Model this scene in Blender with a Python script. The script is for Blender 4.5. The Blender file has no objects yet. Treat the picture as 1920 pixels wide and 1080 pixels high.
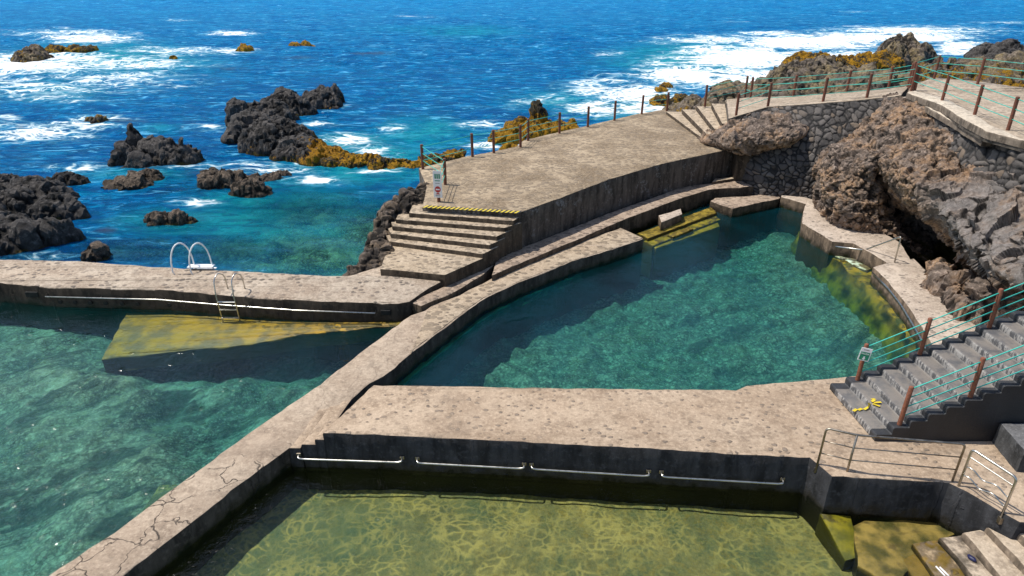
import bpy, bmesh, math, random
import numpy as np
from mathutils import Vector, geometry as mgeo

random.seed(7)
C = bpy.data.collections.new('seaside_pools')
bpy.context.scene.collection.children.link(C)
R = math.radians

# ------------------------------------------------------------------ camera maths
F = 1280.0 / 1920.0            # focal length in picture widths (24 mm on 36 mm)
TH = R(26.1); HC = 10.8        # downward tilt, height above the water
def ray(u, v):
    xc = (u - 960) / 1280.0; yc = (v - 540) / 1280.0
    return xc, math.cos(TH) - yc * math.sin(TH), -math.sin(TH) - yc * math.cos(TH)
def P(u, v, z=0.0):            # world point of the survey direction (u, v) at height z
    d = ray(u, v); t = (z - HC) / d[2]
    return Vector((d[0] * t, d[1] * t, z))
def Q(u, v, y):                # ... at distance y
    d = ray(u, v); t = y / d[1]
    return Vector((d[0] * t, y, HC + d[2] * t))
def PX(pts, z): return [P(u, v, z) for u, v in pts]

# ------------------------------------------------------------------ numpy noise
def _h(ix, iy, iz, s):
    with np.errstate(over='ignore'):
        n = (ix.astype(np.int64) * 374761393 + iy.astype(np.int64) * 668265263 + iz.astype(np.int64) * 2147483647 + s * 1274126177)
        n = (n ^ (n >> 13)) * 1274126177
        n = n & 0x7fffffff
        n = (n ^ (n >> 16)) * 668265263
        n = n & 0x7fffffff
        n = n ^ (n >> 15)
    return (n % 100003) / 100003.0
def vnoise(p, s=0):
    p = np.asarray(p, float); i = np.floor(p).astype(np.int64); f = p - i
    w = f * f * f * (f * (f * 6 - 15) + 10)
    r = 0
    for dx in (0, 1):
        for dy in (0, 1):
            for dz in (0, 1):
                k = _h(i[:, 0] + dx, i[:, 1] + dy, i[:, 2] + dz, s)
                r = r + k * (w[:, 0] if dx else 1 - w[:, 0]) * (w[:, 1] if dy else 1 - w[:, 1]) * (w[:, 2] if dz else 1 - w[:, 2])
    return r * 2 - 1
def fbm(p, s=0, o=4, g=.5):
    a = 1; t = 0; n = 0; p = np.asarray(p, float)
    for k in range(o):
        t = t + a * vnoise(p * 2 ** k + k * 17.3, s + k); n += a; a *= g
    return t / n
def ridge(p, s=0, o=4):
    a = 1; t = 0; n = 0; p = np.asarray(p, float)
    for k in range(o):
        t = t + a * (1 - 2 * np.abs(vnoise(p * 2 ** k + k * 11.7, s + k))); n += a; a *= .5
    return t / n
def worley(p, s=0):
    p = np.asarray(p, float); i = np.floor(p).astype(np.int64)
    f1 = np.full(len(p), 9.); f2 = np.full(len(p), 9.); cid = np.zeros(len(p))
    for dx in (-1, 0, 1):
        for dy in (-1, 0, 1):
            for dz in (-1, 0, 1):
                a, b, c = i[:, 0] + dx, i[:, 1] + dy, i[:, 2] + dz
                d = np.sqrt((a + _h(a, b, c, s) - p[:, 0]) ** 2 + (b + _h(a, b, c, s + 1) - p[:, 1]) ** 2 + (c + _h(a, b, c, s + 2) - p[:, 2]) ** 2)
                k = _h(a, b, c, s + 3)
                n1 = d < f1
                f2 = np.where(n1, f1, np.minimum(f2, d)); cid = np.where(n1, k, cid); f1 = np.where(n1, d, f1)
    return f1, f2, cid

def facet(p, s=0):
    """flat chips: distance along a random direction from the nearest cell centre"""
    p = np.asarray(p, float); i = np.floor(p).astype(np.int64)
    f1 = np.full(len(p), 9.); val = np.zeros(len(p)); f2 = np.full(len(p), 9.)
    for dx in (-1, 0, 1):
        for dy in (-1, 0, 1):
            for dz in (-1, 0, 1):
                a, b, c = i[:, 0] + dx, i[:, 1] + dy, i[:, 2] + dz
                e = np.stack([a + _h(a, b, c, s) - p[:, 0], b + _h(a, b, c, s + 1) - p[:, 1], c + _h(a, b, c, s + 2) - p[:, 2]], 1)
                d = np.sqrt((e ** 2).sum(1))
                r = np.stack([_h(a, b, c, s + 3) - .5, _h(a, b, c, s + 4) - .5, _h(a, b, c, s + 5) - .5], 1)
                k = (e * r).sum(1) * 2 + (_h(a, b, c, s + 6) - .5) * .7
                n1 = d < f1
                f2 = np.where(n1, f1, np.minimum(f2, d)); val = np.where(n1, k, val); f1 = np.where(n1, d, f1)
    return val, np.clip((f2 - f1) * 4, 0, 1)
def rubble(p, seed, k=1., chips=0.):
    """clinkery lava: clots on clots with dark gaps; returns relief in metres and cavity"""
    w = p + (.16 / k) * np.stack([vnoise(p * 2.1 * k, seed), vnoise(p * 2.1 * k + 20, seed + 1), vnoise(p * 2.1 * k + 50, seed + 2)], 1)
    a1, a2, _ = worley(w * 1.5 * k, seed + 3); b1, b2, _ = worley(w * 3.4 * k, seed + 6); c1, c2, _ = worley(w * 7.6 * k, seed + 9)
    clot = .20 * (.62 - a1 ** 1.6) + .13 * (.6 - b1 ** 1.5) + .062 * (.6 - c1 ** 1.5)
    clot = clot + .10 * fbm(p * 2.4 * k, seed + 12, 5, .62)
    cav = np.clip(.9 * a1 ** 2 + .75 * b1 ** 1.6 + .5 * c1 ** 1.5 - .18, 0, 1)
    if np.any(chips):
        kk = .46 * k; g1, e1 = facet(w * .95 * kk, seed + 20); g2, e2 = facet(w * 2.3 * kk, seed + 30)
        ch = .36 * g1 + .13 * g2 + .05 * fbm(p * 3 * k, seed + 40, 6, .65)
        cv = np.clip(1 - np.minimum(e1 * 1.6, e2 * 1.6 + .15), 0, 1) ** 1.8 * .75
        clot = clot * (1 - chips) + ch * chips; cav = np.maximum(cav * (1 - chips), cv * chips)
    return clot / k, cav

# ------------------------------------------------------------------ objects
def tag(o, label=None, cat=None, group=None, kind=None):
    if label: o['label'] = label
    if cat: o['category'] = cat
    if group: o['group'] = group
    if kind: o['kind'] = kind
    return o
def thing(name, label, cat, loc, group=None):
    o = bpy.data.objects.new(name, None); C.objects.link(o); o.location = loc
    o.empty_display_size = .2
    return tag(o, label, cat, group)
def wloc(o):
    l = Vector(o.location)
    return l + wloc(o.parent) if o.parent else l
def mesh(name, verts, faces, mat, parent=None, smooth=False, attrs=None, sharp=None, origin=None):
    v = np.asarray([tuple(a) for a in verts] if not isinstance(verts, np.ndarray) else verts, float)
    if origin is None: origin = Vector((v[:, 0].mean(), v[:, 1].mean(), v[:, 2].min()))
    m = bpy.data.meshes.new(name)
    m.from_pydata((v - np.array(origin)).tolist(), [], [tuple(int(i) for i in f) for f in faces])
    for a, (typ, data) in (attrs or {}).items():
        at = m.attributes.new(a, typ, 'POINT')
        if typ == 'FLOAT': at.data.foreach_set('value', np.asarray(data, np.float32))
        else: at.data.foreach_set('color', np.asarray(data, np.float32).ravel())
    if smooth or sharp:
        m.polygons.foreach_set('use_smooth', [True] * len(m.polygons))
    m.update()
    if sharp: m.set_sharp_from_angle(angle=R(sharp))
    if mat: m.materials.append(mat)
    o = bpy.data.objects.new(name, m); C.objects.link(o)
    if parent:
        o.parent = parent; o.location = Vector(origin) - wloc(parent)
    else: o.location = origin
    return o
class MB:
    def __init__(s): s.v = []; s.f = []
    def add(s, v, f):
        b = len(s.v); s.v += [tuple(a) for a in v]; s.f += [tuple(i + b for i in q) for q in f]; return s
    def tube(s, pts, r, n=8, cap=True):
        pts = [Vector(p) for p in pts]; rings = []; up = None
        for i, p in enumerate(pts):
            a = pts[max(i - 1, 0)]; b = pts[min(i + 1, len(pts) - 1)]
            t = (b - a).normalized()
            if up is None:
                up = Vector((0, 0, 1)) if abs(t.z) < .9 else Vector((0, 1, 0))
            x = t.cross(up); x.normalize(); up = x.cross(t); up.normalize()
            rings.append([p + x * (r * math.cos(k * 2 * math.pi / n)) + up * (r * math.sin(k * 2 * math.pi / n)) for k in range(n)])
        v = [q for rg in rings for q in rg]; f = []
        for i in range(len(rings) - 1):
            for k in range(n):
                k2 = (k + 1) % n
                f.append((i * n + k, i * n + k2, (i + 1) * n + k2, (i + 1) * n + k))
        if cap:
            f.append(tuple(range(n - 1, -1, -1))); f.append(tuple((len(rings) - 1) * n + k for k in range(n)))
        return s.add(v, f)
    def box(s, c, x, y, z):     # centre and three half axes
        c, x, y, z = Vector(c), Vector(x), Vector(y), Vector(z)
        v = [c + x * a + y * b + z * d for a in (-1, 1) for b in (-1, 1) for d in (-1, 1)]
        return s.add(v, [(0, 1, 3, 2), (4, 6, 7, 5), (0, 4, 5, 1), (2, 3, 7, 6), (0, 2, 6, 4), (1, 5, 7, 3)])
    def build(s, name, mat, parent=None, smooth=False, sharp=None, bevel=0):
        o = mesh(name, s.v, s.f, mat, parent, smooth, None, sharp)
        if bevel:
            b = o.modifiers.new('Bevel', 'BEVEL'); b.width = bevel; b.segments = 2; b.limit_method = 'ANGLE'
        return o
def rounded(pts, r=.12, n=6):
    pts = [Vector(p) for p in pts]; out = [pts[0]]
    for a, b, c in zip(pts, pts[1:], pts[2:]):
        q = min(r, (a - b).length * .45, (c - b).length * .45)
        s = b + (a - b).normalized() * q; e = b + (c - b).normalized() * q
        for k in range(n + 1):
            t = k / n; out.append(s * (1 - t) ** 2 + b * 2 * t * (1 - t) + e * t * t)
    return out + [pts[-1]]
def resample(pts, step):
    out = []
    n = len(pts)
    for i in range(n):
        a, b = Vector(pts[i]), Vector(pts[(i + 1) % n])
        k = max(1, int((b - a).length / step))
        out += [a.lerp(b, j / k) for j in range(k)]
    return out
def slab(name, poly, depth, mat, parent=None, edge=.04, rough=.015, step=.22, rows=5, seed=0, zb=None, batter=0.0):
    """a cast block: poly is its upper outline (3-D points), depth its thickness, edges worn"""
    p = [Vector(q) for q in poly]
    area = sum(a.x * b.y - b.x * a.y for a, b in zip(p, p[1:] + p[:1]))
    if area < 0: p.reverse()
    p = resample(p, step); n = len(p)
    nr = []
    for i in range(n):
        t1 = (p[i] - p[i - 1]); t2 = (p[(i + 1) % n] - p[i])
        a = Vector((t1.y, -t1.x)).normalized() if t1.length > 1e-6 else Vector((0, 0))
        b = Vector((t2.y, -t2.x)).normalized() if t2.length > 1e-6 else a
        m = (a + b); m = m.normalized() if m.length > 1e-4 else a
        nr.append(m / max(.5, m.dot(a)))
    rings = []
    prof = [(1 - k / rows) for k in range(rows)]
    for t in prof: rings.append((None, t))
    full = []
    def ring(off, dz, t=None):
        out = []
        for q, m in zip(p, nr):
            z = q.z - dz
            o = off
            if t is not None:
                bz = zb if zb is not None else q.z - depth
                z = (q.z - edge) * (1 - t) + bz * t; o = off + batter * t
            out.append((q.x + m.x * o, q.y + m.y * o, z))
        return out
    for t in prof: full.append(ring(0, 0, t))
    full.append(ring(0, edge)); full.append(ring(-edge * .3, edge * .3)); full.append(ring(-edge, 0))
    v = np.array([q for r_ in full for q in r_])
    d = np.stack([fbm(v * 2.3, seed + 5, 3), fbm(v * 2.3 + 31, seed + 9, 3), fbm(v * 3.1 + 77, seed + 3, 3)], 1) * rough
    d += np.stack([vnoise(v * 9, seed + 5), vnoise(v * 9 + 31, seed + 9), vnoise(v * 9 + 77, seed + 3) * .6], 1) * rough * .5
    v = v + d
    f = []
    for r_ in range(len(full) - 1):
        for i in range(n):
            j = (i + 1) % n
            f.append((r_ * n + i, r_ * n + j, (r_ + 1) * n + j, (r_ + 1) * n + i))
    top = (len(full) - 1) * n
    tri = mgeo.tessellate_polygon([[Vector((q[0], q[1], 0)) for q in v[top:top + n]]])
    for t in tri:
        a, b, c = (v[top + i] for i in t)
        cr = (b[0] - a[0]) * (c[1] - a[1]) - (b[1] - a[1]) * (c[0] - a[0])
        t = t if cr > 0 else (t[0], t[2], t[1])
        f.append(tuple(top + i for i in t))
    return mesh(name, v, f, mat, parent, sharp=38)
def grid_faces(nu, nv, flip=False):
    f = []
    for i in range(nu - 1):
        for j in range(nv - 1):
            a = i * nv + j
            q = (a, a + nv, a + nv + 1, a + 1)
            f.append(q[::-1] if flip else q)
    return f

# ------------------------------------------------------------------ material nodes
class NT:
    def __init__(s, name):
        s.m = bpy.data.materials.new(name); s.m.use_nodes = True
        s.t = s.m.node_tree; s.t.nodes.clear()
        s.out = s.t.nodes.new('ShaderNodeOutputMaterial')
        s._tc = s.t.nodes.new('ShaderNodeTexCoord'); s._geo = s.t.nodes.new('ShaderNodeNewGeometry')
        s.obj = s._tc.outputs['Object']; s.pos = s._geo.outputs['Position']; s.nrm = s._geo.outputs['Normal']
        sp = s.t.nodes.new('ShaderNodeSeparateXYZ'); s.L(s.pos, sp.inputs[0]); s.px, s.py, s.pz = sp.outputs
        sn = s.t.nodes.new('ShaderNodeSeparateXYZ'); s.L(s.nrm, sn.inputs[0]); s.nx, s.ny, s.nz = sn.outputs
    def L(s, a, b): s.t.links.new(a, b)
    def put(s, sock, val):
        if val is None: return
        if isinstance(val, bpy.types.NodeSocket): s.L(val, sock)
        else:
            if sock.type == 'RGBA' and len(val) == 3: val = (*val, 1)
            sock.default_value = val
    def n(s, typ, ins=None, out=0, **kw):
        nd = s.t.nodes.new(typ)
        for k, v in kw.items(): setattr(nd, k, v)
        for k, v in (ins or {}).items(): s.put(nd.inputs[k], v)
        return nd.outputs[out]
    def math(s, op, a, b=None, c=None, clamp=False):
        return s.n('ShaderNodeMath', {0: a, 1: b, 2: c}, operation=op, use_clamp=clamp)
    def mul(s, a, b): return s.math('MULTIPLY', a, b)
    def add(s, a, b): return s.math('ADD', a, b)
    def vmul(s, v, k): return s.n('ShaderNodeVectorMath', {0: v, 1: k}, operation='MULTIPLY')
    def vadd(s, v, k): return s.n('ShaderNodeVectorMath', {0: v, 1: k}, operation='ADD')
    def ramp(s, x, a, b, lo=0., hi=1., smooth=True):
        return s.n('ShaderNodeMapRange', {0: x, 1: a, 2: b, 3: lo, 4: hi}, interpolation_type='SMOOTHSTEP' if smooth else 'LINEAR')
    def noise(s, sc, det=4, rough=.55, vec=None, dist=0.):
        return s.n('ShaderNodeTexNoise', {'Vector': vec or s.obj, 'Scale': sc, 'Detail': det, 'Roughness': rough, 'Distortion': dist})
    def noisec(s, sc, det=3, vec=None):
        return s.n('ShaderNodeTexNoise', {'Vector': vec or s.obj, 'Scale': sc, 'Detail': det}, out=1)
    def vor(s, sc, vec=None, feature='F1', out=0, rnd=1.):
        return s.n('ShaderNodeTexVoronoi', {'Vector': vec or s.obj, 'Scale': sc, 'Randomness': rnd}, out=out, feature=feature)
    def mix(s, f, a, b, mode='MIX'):
        nd = s.t.nodes.new('ShaderNodeMix'); nd.data_type = 'RGBA'; nd.blend_type = mode
        s.put(nd.inputs[0], f); s.put(nd.inputs[6], a); s.put(nd.inputs[7], b)
        return nd.outputs[2]
    def warp(s, sc, amt, vec=None):
        c = s.noisec(sc, 2, vec)
        c = s.n('ShaderNodeVectorMath', {0: c, 1: (.5, .5, .5)}, operation='SUBTRACT')
        return s.vadd(vec or s.obj, s.vmul(c, (amt, amt, amt)))
    def attr(s, name, out=2): return s.n('ShaderNodeAttribute', out=out, attribute_name=name)
    def bump(s, h, dist, strength=1., nrm=None):
        return s.n('ShaderNodeBump', {'Height': h, 'Distance': dist, 'Strength': strength, 'Normal': nrm})
    def wavelets(s, nrm, sc, r, slope, keep):
        """scattered small steep ripples: rounded humps of radius r (m), sc per metre"""
        v = s.vmul(s.warp(2., .3, s.pos), (1, 1, .02))
        d = s.math('DIVIDE', s.vor(sc, v), sc); rnd = s.n('ShaderNodeSeparateColor', {0: s.vor(sc, v, out=1)}, out=0)
        k = s.math('DIVIDE', d, r)
        m = s.math('SUBTRACT', 1., s.mul(k, k), clamp=True)
        on = s.mul(s.math('LESS_THAN', rnd, keep), s.ramp(s.noise(.55, 3, .6, s.pos), .45, .6))
        m = s.mul(m, on)
        return s.bump(s.mul(m, r * slope / 2), 1., 1., nrm), s.math('MINIMUM', s.mul(m, 4.), 1.)
    def princ(s, col, rough, nrm=None, **kw):
        ins = {'Base Color': col, 'Roughness': rough, 'Normal': nrm}; ins.update(kw)
        return s.n('ShaderNodeBsdfPrincipled', ins)
    def done(s, sh, vol=None):
        s.L(sh, s.out.inputs['Surface'])
        if vol: s.L(vol, s.out.inputs['Volume'])
        return s.m

def shore_tint(n, col, wet_top=.16, algae=(.10, .085, .01), deep=(.015, .03, .012)):
    """darker and wet just above the water, algae below it, upright faces there given shade in the colour"""
    k = n.add(n.pz, n.ramp(n.noise(3.2, 4), .3, .7, -.12, .12))
    wet = n.ramp(k, wet_top * .3, wet_top + .12, 1, 0)
    col = n.mix(n.mul(wet, .72), col, (.018, .015, .010))
    al = n.mix(n.ramp(n.noise(2.1, 5), .35, .65), algae, deep)
    al = n.mix(n.ramp(n.nz, .12, .42), tuple(x * .28 for x in deep), al)  # upright faces under water painted darker, as if in shade
    return n.mix(n.ramp(k, -.05, .05, 1, 0), col, al), wet

def concrete(name, top, top2, side, pebble=0, psize=7., pcol=(.13, .12, .115), cover=.34, cracks=0, algae=(.10, .085, .01), deep=(.015, .03, .012), white=.0, strip=None, patch=(.35, .6), flat=.25, pcon=.85):
    n = NT(name)
    big = n.noise(.55, 4); mid = n.noise(2.6, 5, .65); fine = n.noise(13, 6, .75); grit = n.noise(60, 3, .75)
    c = n.mix(n.ramp(big, .35, .65), top, top2)
    c = n.mix(n.mul(n.ramp(mid, .45, .68), .55), c, (top[0] * .55, top[1] * .53, top[2] * .52))
    c = n.mix(n.mul(n.ramp(fine, .48, .66), .55), c, tuple(min(1, x * 1.4) for x in top2))
    c = n.mix(n.mul(n.ramp(fine, .46, .33), .55), c, (top[0] * .5, top[1] * .47, top[2] * .46))
    c = n.mix(n.ramp(grit, .57, .70, 0, .45), c, tuple(x * .4 for x in top))
    c = n.mix(n.ramp(n.noise(5., 6, .75), .53, .66, 0, .4), c, tuple(x * .38 for x in top2))
    stn = n.mul(n.ramp(n.noise(.33, 6, .7, n.warp(.9, .8)), .52, .70), .34)
    c = n.mix(stn, c, (top[0] * .58, top[1] * .58, top[2] * .60))
    c = n.mix(n.mul(n.ramp(n.noise(.5, 6, .72, n.vadd(n.obj, (7, 2, 0))), .55, .68), .4), c, tuple(min(1, x * 1.3) for x in top2))
    h = n.add(n.mul(fine, .5), n.mul(grit, .25))
    if pebble:
        wv = n.warp(7, .10)
        wv = n.vmul(wv, (1, 1, .02))
        wv = n.vmul(wv, (1, 1.35, 1)); d = n.vor(psize, wv); pid = n.vor(psize, wv, out=1)
        rnd = n.n('ShaderNodeSeparateColor', {0: pid}, out=0); rnd2 = n.n('ShaderNodeSeparateColor', {0: pid}, out=1)
        rad = n.mul(n.ramp(rnd2, 0, 1, .55, 1.15, False), cover)
        msk = n.ramp(n.math('SUBTRACT', d, rad), -.05, .03, 1, 0)
        keep = n.mul(n.ramp(rnd, 1 - pebble - .02, 1 - pebble + .02), n.ramp(n.noise(.8, 3), patch[0], patch[1], flat, 1))
        msk = n.mul(msk, keep)
        pc = n.mix(rnd2, tuple(x * .55 for x in pcol), tuple(min(1, x * 1.9) for x in pcol))
        pc = n.mix(n.ramp(fine, .3, .8, 0, .4), pc, (.32, .28, .23))
        ring_ = n.mul(n.ramp(n.math('SUBTRACT', d, rad), -.02, .12, .75, 0), keep)
        c = n.mix(ring_, c, tuple(x * .5 for x in top))
        c = n.mix(n.mul(msk, n.ramp(rnd2, 0, 1, pcon, pcon * .3, False)), c, pc)
        h = n.add(h, n.mul(msk, .55))
    if cracks:
        cv = n.warp(1.3, .9); cv = n.warp(4, .22, cv); cv = n.vmul(n.warp(11, .08, cv), (1, 1, .02))
        e = n.vor(1.25, cv, 'DISTANCE_TO_EDGE')
        cr = n.mul(n.ramp(e, .002, .015, 1, 0), n.mul(n.ramp(n.noise(1.1, 2), .40, .5), n.ramp(n.py, 11.5, 14, 1, .25)))
        c = n.mix(n.mul(cr, .85 * cracks), c, (.05, .04, .032)); h = n.math('SUBTRACT', h, n.mul(cr, .8))
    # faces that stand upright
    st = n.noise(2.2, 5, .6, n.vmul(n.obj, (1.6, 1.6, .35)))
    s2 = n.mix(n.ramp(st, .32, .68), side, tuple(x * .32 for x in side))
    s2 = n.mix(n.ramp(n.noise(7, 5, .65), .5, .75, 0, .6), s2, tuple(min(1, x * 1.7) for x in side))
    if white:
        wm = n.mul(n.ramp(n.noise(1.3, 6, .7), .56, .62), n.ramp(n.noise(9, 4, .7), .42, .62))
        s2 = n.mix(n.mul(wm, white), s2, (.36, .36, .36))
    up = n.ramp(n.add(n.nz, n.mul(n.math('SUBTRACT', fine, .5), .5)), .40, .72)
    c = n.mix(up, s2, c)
    c, wet = shore_tint(n, c, algae=algae, deep=deep)
    b = n.bump(h, .03, 1.0)
    rough = n.math('SUBTRACT', .92, n.mul(wet, .55))
    return n.done(n.princ(c, rough, b, **{'Specular IOR Level': .25}))

def rock(name, dark, light, moss=None, moss_lo=0., moss_hi=.5, scale=1., tan=None, wet_top=.25, algae=(.07, .05, .01), barn=0.0, grey=None):
    n = NT(name)
    pt = n._geo.outputs['Pointiness']
    a = n.noise(1.4 * scale, 6, .66); b = n.noise(6.5 * scale, 7, .78); g = n.noise(26, 5, .75)
    c = n.mix(n.ramp(a, .3, .7), dark, light)
    if tan: c = n.mix(n.mul(n.ramp(n.noise(.75 * scale, 5, .6), .42, .60), n.ramp(n.noise(5, 4), .3, .55)), c, tan)
    c = n.mix(n.ramp(b, .50, .64, 0, .75), c, tuple(min(1, x * 2.1) for x in light))
    c = n.mix(n.ramp(b, .46, .34, 0, .7), c, tuple(x * .35 for x in dark))
    c = n.mix(n.ramp(g, .52, .66, 0, .75), c, tuple(x * .3 for x in dark))
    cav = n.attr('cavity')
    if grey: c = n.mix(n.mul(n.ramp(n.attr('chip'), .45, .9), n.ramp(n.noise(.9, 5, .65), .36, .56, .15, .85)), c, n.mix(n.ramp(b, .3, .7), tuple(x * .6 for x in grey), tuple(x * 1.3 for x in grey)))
    c = n.mix(n.ramp(cav, .28, .62, 0, .92), c, tuple(x * .16 for x in dark))  # shade of the crevices deepened in the rock colour
    if barn:
        bm = n.mul(n.ramp(n.vor(22), .12, .3, 1, 0), n.ramp(n.noise(2.2, 3), .4, .58))
        c = n.mix(n.mul(bm, barn), c, (.25, .21, .17))
    k = n.add(n.pz, n.ramp(n.noise(2.4, 4), .3, .7, -.2, .2))
    rough = .82
    c = n.mix(n.mul(n.ramp(k, .1, wet_top + .2, 1, 0), .55), c, (.018, .013, .009))
    h = n.add(n.mul(b, .6), n.mul(g, .5))
    if moss:
        m = n.attr('weed')
        mk = n.ramp(n.add(m, n.add(n.mul(n.math('SUBTRACT', n.noise(1.1, 4, .6), .5), 1.3), n.mul(n.math('SUBTRACT', n.noise(5.5, 5, .7), .5), 1.5))), .44, .54)
        mc = n.mix(n.ramp(n.noise(15, 4), .32, .66), tuple(x * .35 for x in moss), moss)
        mc = n.mix(n.ramp(n.vor(26), .1, .5, .6, 0), mc, tuple(min(1, x * 1.35) for x in moss))
        c = n.mix(mk, c, mc); h = n.add(h, n.mul(n.mul(mk, n.noise(26, 3)), 1.4))
    c = n.mix(n.ramp(k, -.1, .0, 1, 0), c, algae)
    return n.done(n.princ(c, rough, n.bump(h, .13, 1.), **{'Specular IOR Level': .3}))

def plain(name, col, rough=.5, metal=0., var=.25, sc=8., bumpd=.004, rust=None):
    n = NT(name)
    k = n.noise(sc, 5, .65)
    c = n.mix(n.ramp(k, .3, .75, 0, 1), tuple(x * (1 - var) for x in col), tuple(min(1, x * (1 + var)) for x in col))
    if rust: c = n.mix(n.mul(n.ramp(n.noise(5, 6, .7), .52, .68), .8), c, rust)
    return n.done(n.princ(c, n.ramp(k, .2, .8, rough * .75, min(1, rough * 1.25)), n.bump(n.noise(sc * 7, 4), bumpd, .6), Metallic=metal))

M = {}
TAN = (.40, .30, .215); TAN2 = (.50, .40, .30)
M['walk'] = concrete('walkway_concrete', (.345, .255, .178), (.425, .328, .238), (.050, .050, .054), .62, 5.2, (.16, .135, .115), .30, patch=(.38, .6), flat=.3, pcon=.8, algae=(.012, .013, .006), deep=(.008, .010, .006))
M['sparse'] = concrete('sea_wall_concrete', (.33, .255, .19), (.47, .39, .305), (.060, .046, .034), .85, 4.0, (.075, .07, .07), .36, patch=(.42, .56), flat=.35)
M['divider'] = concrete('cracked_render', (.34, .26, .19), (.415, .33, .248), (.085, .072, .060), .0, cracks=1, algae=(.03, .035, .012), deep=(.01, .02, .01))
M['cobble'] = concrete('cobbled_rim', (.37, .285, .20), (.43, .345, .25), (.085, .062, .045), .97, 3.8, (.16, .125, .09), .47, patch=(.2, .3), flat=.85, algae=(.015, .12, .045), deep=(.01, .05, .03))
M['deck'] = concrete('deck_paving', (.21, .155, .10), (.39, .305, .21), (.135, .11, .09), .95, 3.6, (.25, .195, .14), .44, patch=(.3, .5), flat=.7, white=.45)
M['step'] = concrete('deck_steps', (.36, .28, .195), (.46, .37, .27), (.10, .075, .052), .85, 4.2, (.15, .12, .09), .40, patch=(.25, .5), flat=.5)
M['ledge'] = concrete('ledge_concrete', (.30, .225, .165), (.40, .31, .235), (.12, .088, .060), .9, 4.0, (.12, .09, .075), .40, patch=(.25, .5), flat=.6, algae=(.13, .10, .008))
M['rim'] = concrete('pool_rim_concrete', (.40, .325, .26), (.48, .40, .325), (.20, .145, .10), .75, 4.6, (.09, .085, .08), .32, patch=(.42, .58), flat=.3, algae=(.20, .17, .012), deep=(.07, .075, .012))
M['path'] = concrete('path_paving', (.33, .26, .19), (.43, .35, .27), (.13, .11, .09), .9, 5., (.23, .19, .155), .42)
M['kerb'] = concrete('platform_kerb', (.50, .42, .33), (.58, .50, .40), (.25, .20, .155), .5, 4.5, (.22, .18, .15), .36)
M['algae'] = concrete('weedy_steps', (.27, .19, .02), (.38, .28, .04), (.11, .085, .01), 0, algae=(.36, .27, .012), deep=(.20, .17, .012))
M['moss'] = concrete('green_moss', (.04, .16, .07), (.06, .22, .09), (.02, .10, .04), 0, algae=(.04, .24, .10), deep=(.02, .11, .05))
M['rimweed'] = concrete('rim_weed', (.2, .17, .02), (.2, .17, .02), (.14, .12, .02), 0, algae=(.36, .25, .012), deep=(.07, .085, .018))
M['pale'] = concrete('pale_wet_sill', (.45, .46, .36), (.30, .26, .06), (.2, .18, .1), 0, algae=(.50, .62, .50), deep=(.26, .30, .12))
M['slab'] = concrete('sunken_slab', (.34, .24, .02), (.27, .20, .04), (.05, .05, .03), 0, algae=(.42, .25, .018), deep=(.19, .135, .045))
M['shelf2'] = concrete('slimy_wedge', (.2, .17, .02), (.2, .17, .02), (.1, .09, .02), 0, algae=(.24, .20, .012), deep=(.09, .09, .012))
M['shelf'] = concrete('weedy_shelf', (.25, .17, .05), (.3, .22, .08), (.1, .07, .03), 0, algae=(.30, .21, .06), deep=(.06, .055, .015))
M['wetstep'] = concrete('wet_pool_steps', (.50, .34, .17), (.56, .42, .26), (.17, .11, .05), .7, 3.2, (.10, .085, .07), .32, algae=(.22, .14, .03), deep=(.10, .07, .012))
M['lightstep'] = concrete('entry_steps', (.37, .295, .215), (.46, .375, .285), (.24, .185, .135), .7, 3.4, (.17, .14, .125), .36)

def painted():
    n = NT('grey_step_paint')
    a = n.noise(3.0, 5, .6); b = n.noise(30, 5, .7)
    worn = n.ramp(n.add(a, n.mul(b, .35)), .52, .78)
    c = n.mix(n.ramp(n.noise(.9, 3), .35, .7), (.085, .083, .085), (.135, .13, .125))
    c = n.mix(n.mul(worn, .6), c, (.25, .215, .18))
    c = n.mix(n.ramp(b, .5, .75, 0, .5), c, (.05, .05, .052))
    st = n.noise(6, 4, .7, n.vmul(n.obj, (1, 2.2, .5)))
    s = n.mix(n.ramp(st, .46, .56), (.09, .088, .09), (.34, .32, .30))
    edge = n.attr('paint')
    c = n.mix(n.ramp(n.nz, .35, .7), s, c)
    c = n.mix(n.ramp(edge, .4, .6), c, n.mix(n.ramp(a, .3, .8), (.016, .017, .020), (.045, .046, .05)))
    return n.done(n.princ(c, .6, n.bump(n.add(b, n.mul(st, .3)), .012, 1.)))
M['paint'] = painted()
def blackwall():
    n = NT('black_wall_paint')
    a = n.noise(.8, 4); b = n.noise(20, 5, .7)
    c = n.mix(n.ramp(a, .35, .7), (.012, .0125, .015), (.026, .027, .031))
    st = n.noise(3, 4, .6, n.vmul(n.obj, (2.5, 2.5, .25)))
    c = n.mix(n.ramp(st, .6, .8, 0, .25), c, (.07, .07, .07))
    c = n.mix(n.ramp(b, .62, .78, 0, .35), c, (.10, .09, .08))
    up = n.ramp(n.add(n.nz, n.mul(n.math('SUBTRACT', b, .5), .8)), .45, .7)
    c = n.mix(up, c, n.mix(n.noise(3, 4), (.285, .205, .145), (.345, .26, .19)))
    c, w = shore_tint(n, c, .05, (.012, .014, .006), (.008, .010, .006))
    return n.done(n.princ(c, .55, n.bump(b, .012, .8)))
M['black'] = blackwall()
M['greyblock'] = concrete('grey_block', (.12, .12, .125), (.17, .17, .17), (.085, .087, .09))
M['steel'] = plain('brushed_steel', (.56, .54, .50), .3, 1., .08, 6, 0)
M['dullsteel'] = plain('weathered_steel', (.36, .31, .25), .42, 1., .25, 8, 0, rust=(.22, .14, .08))
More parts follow.
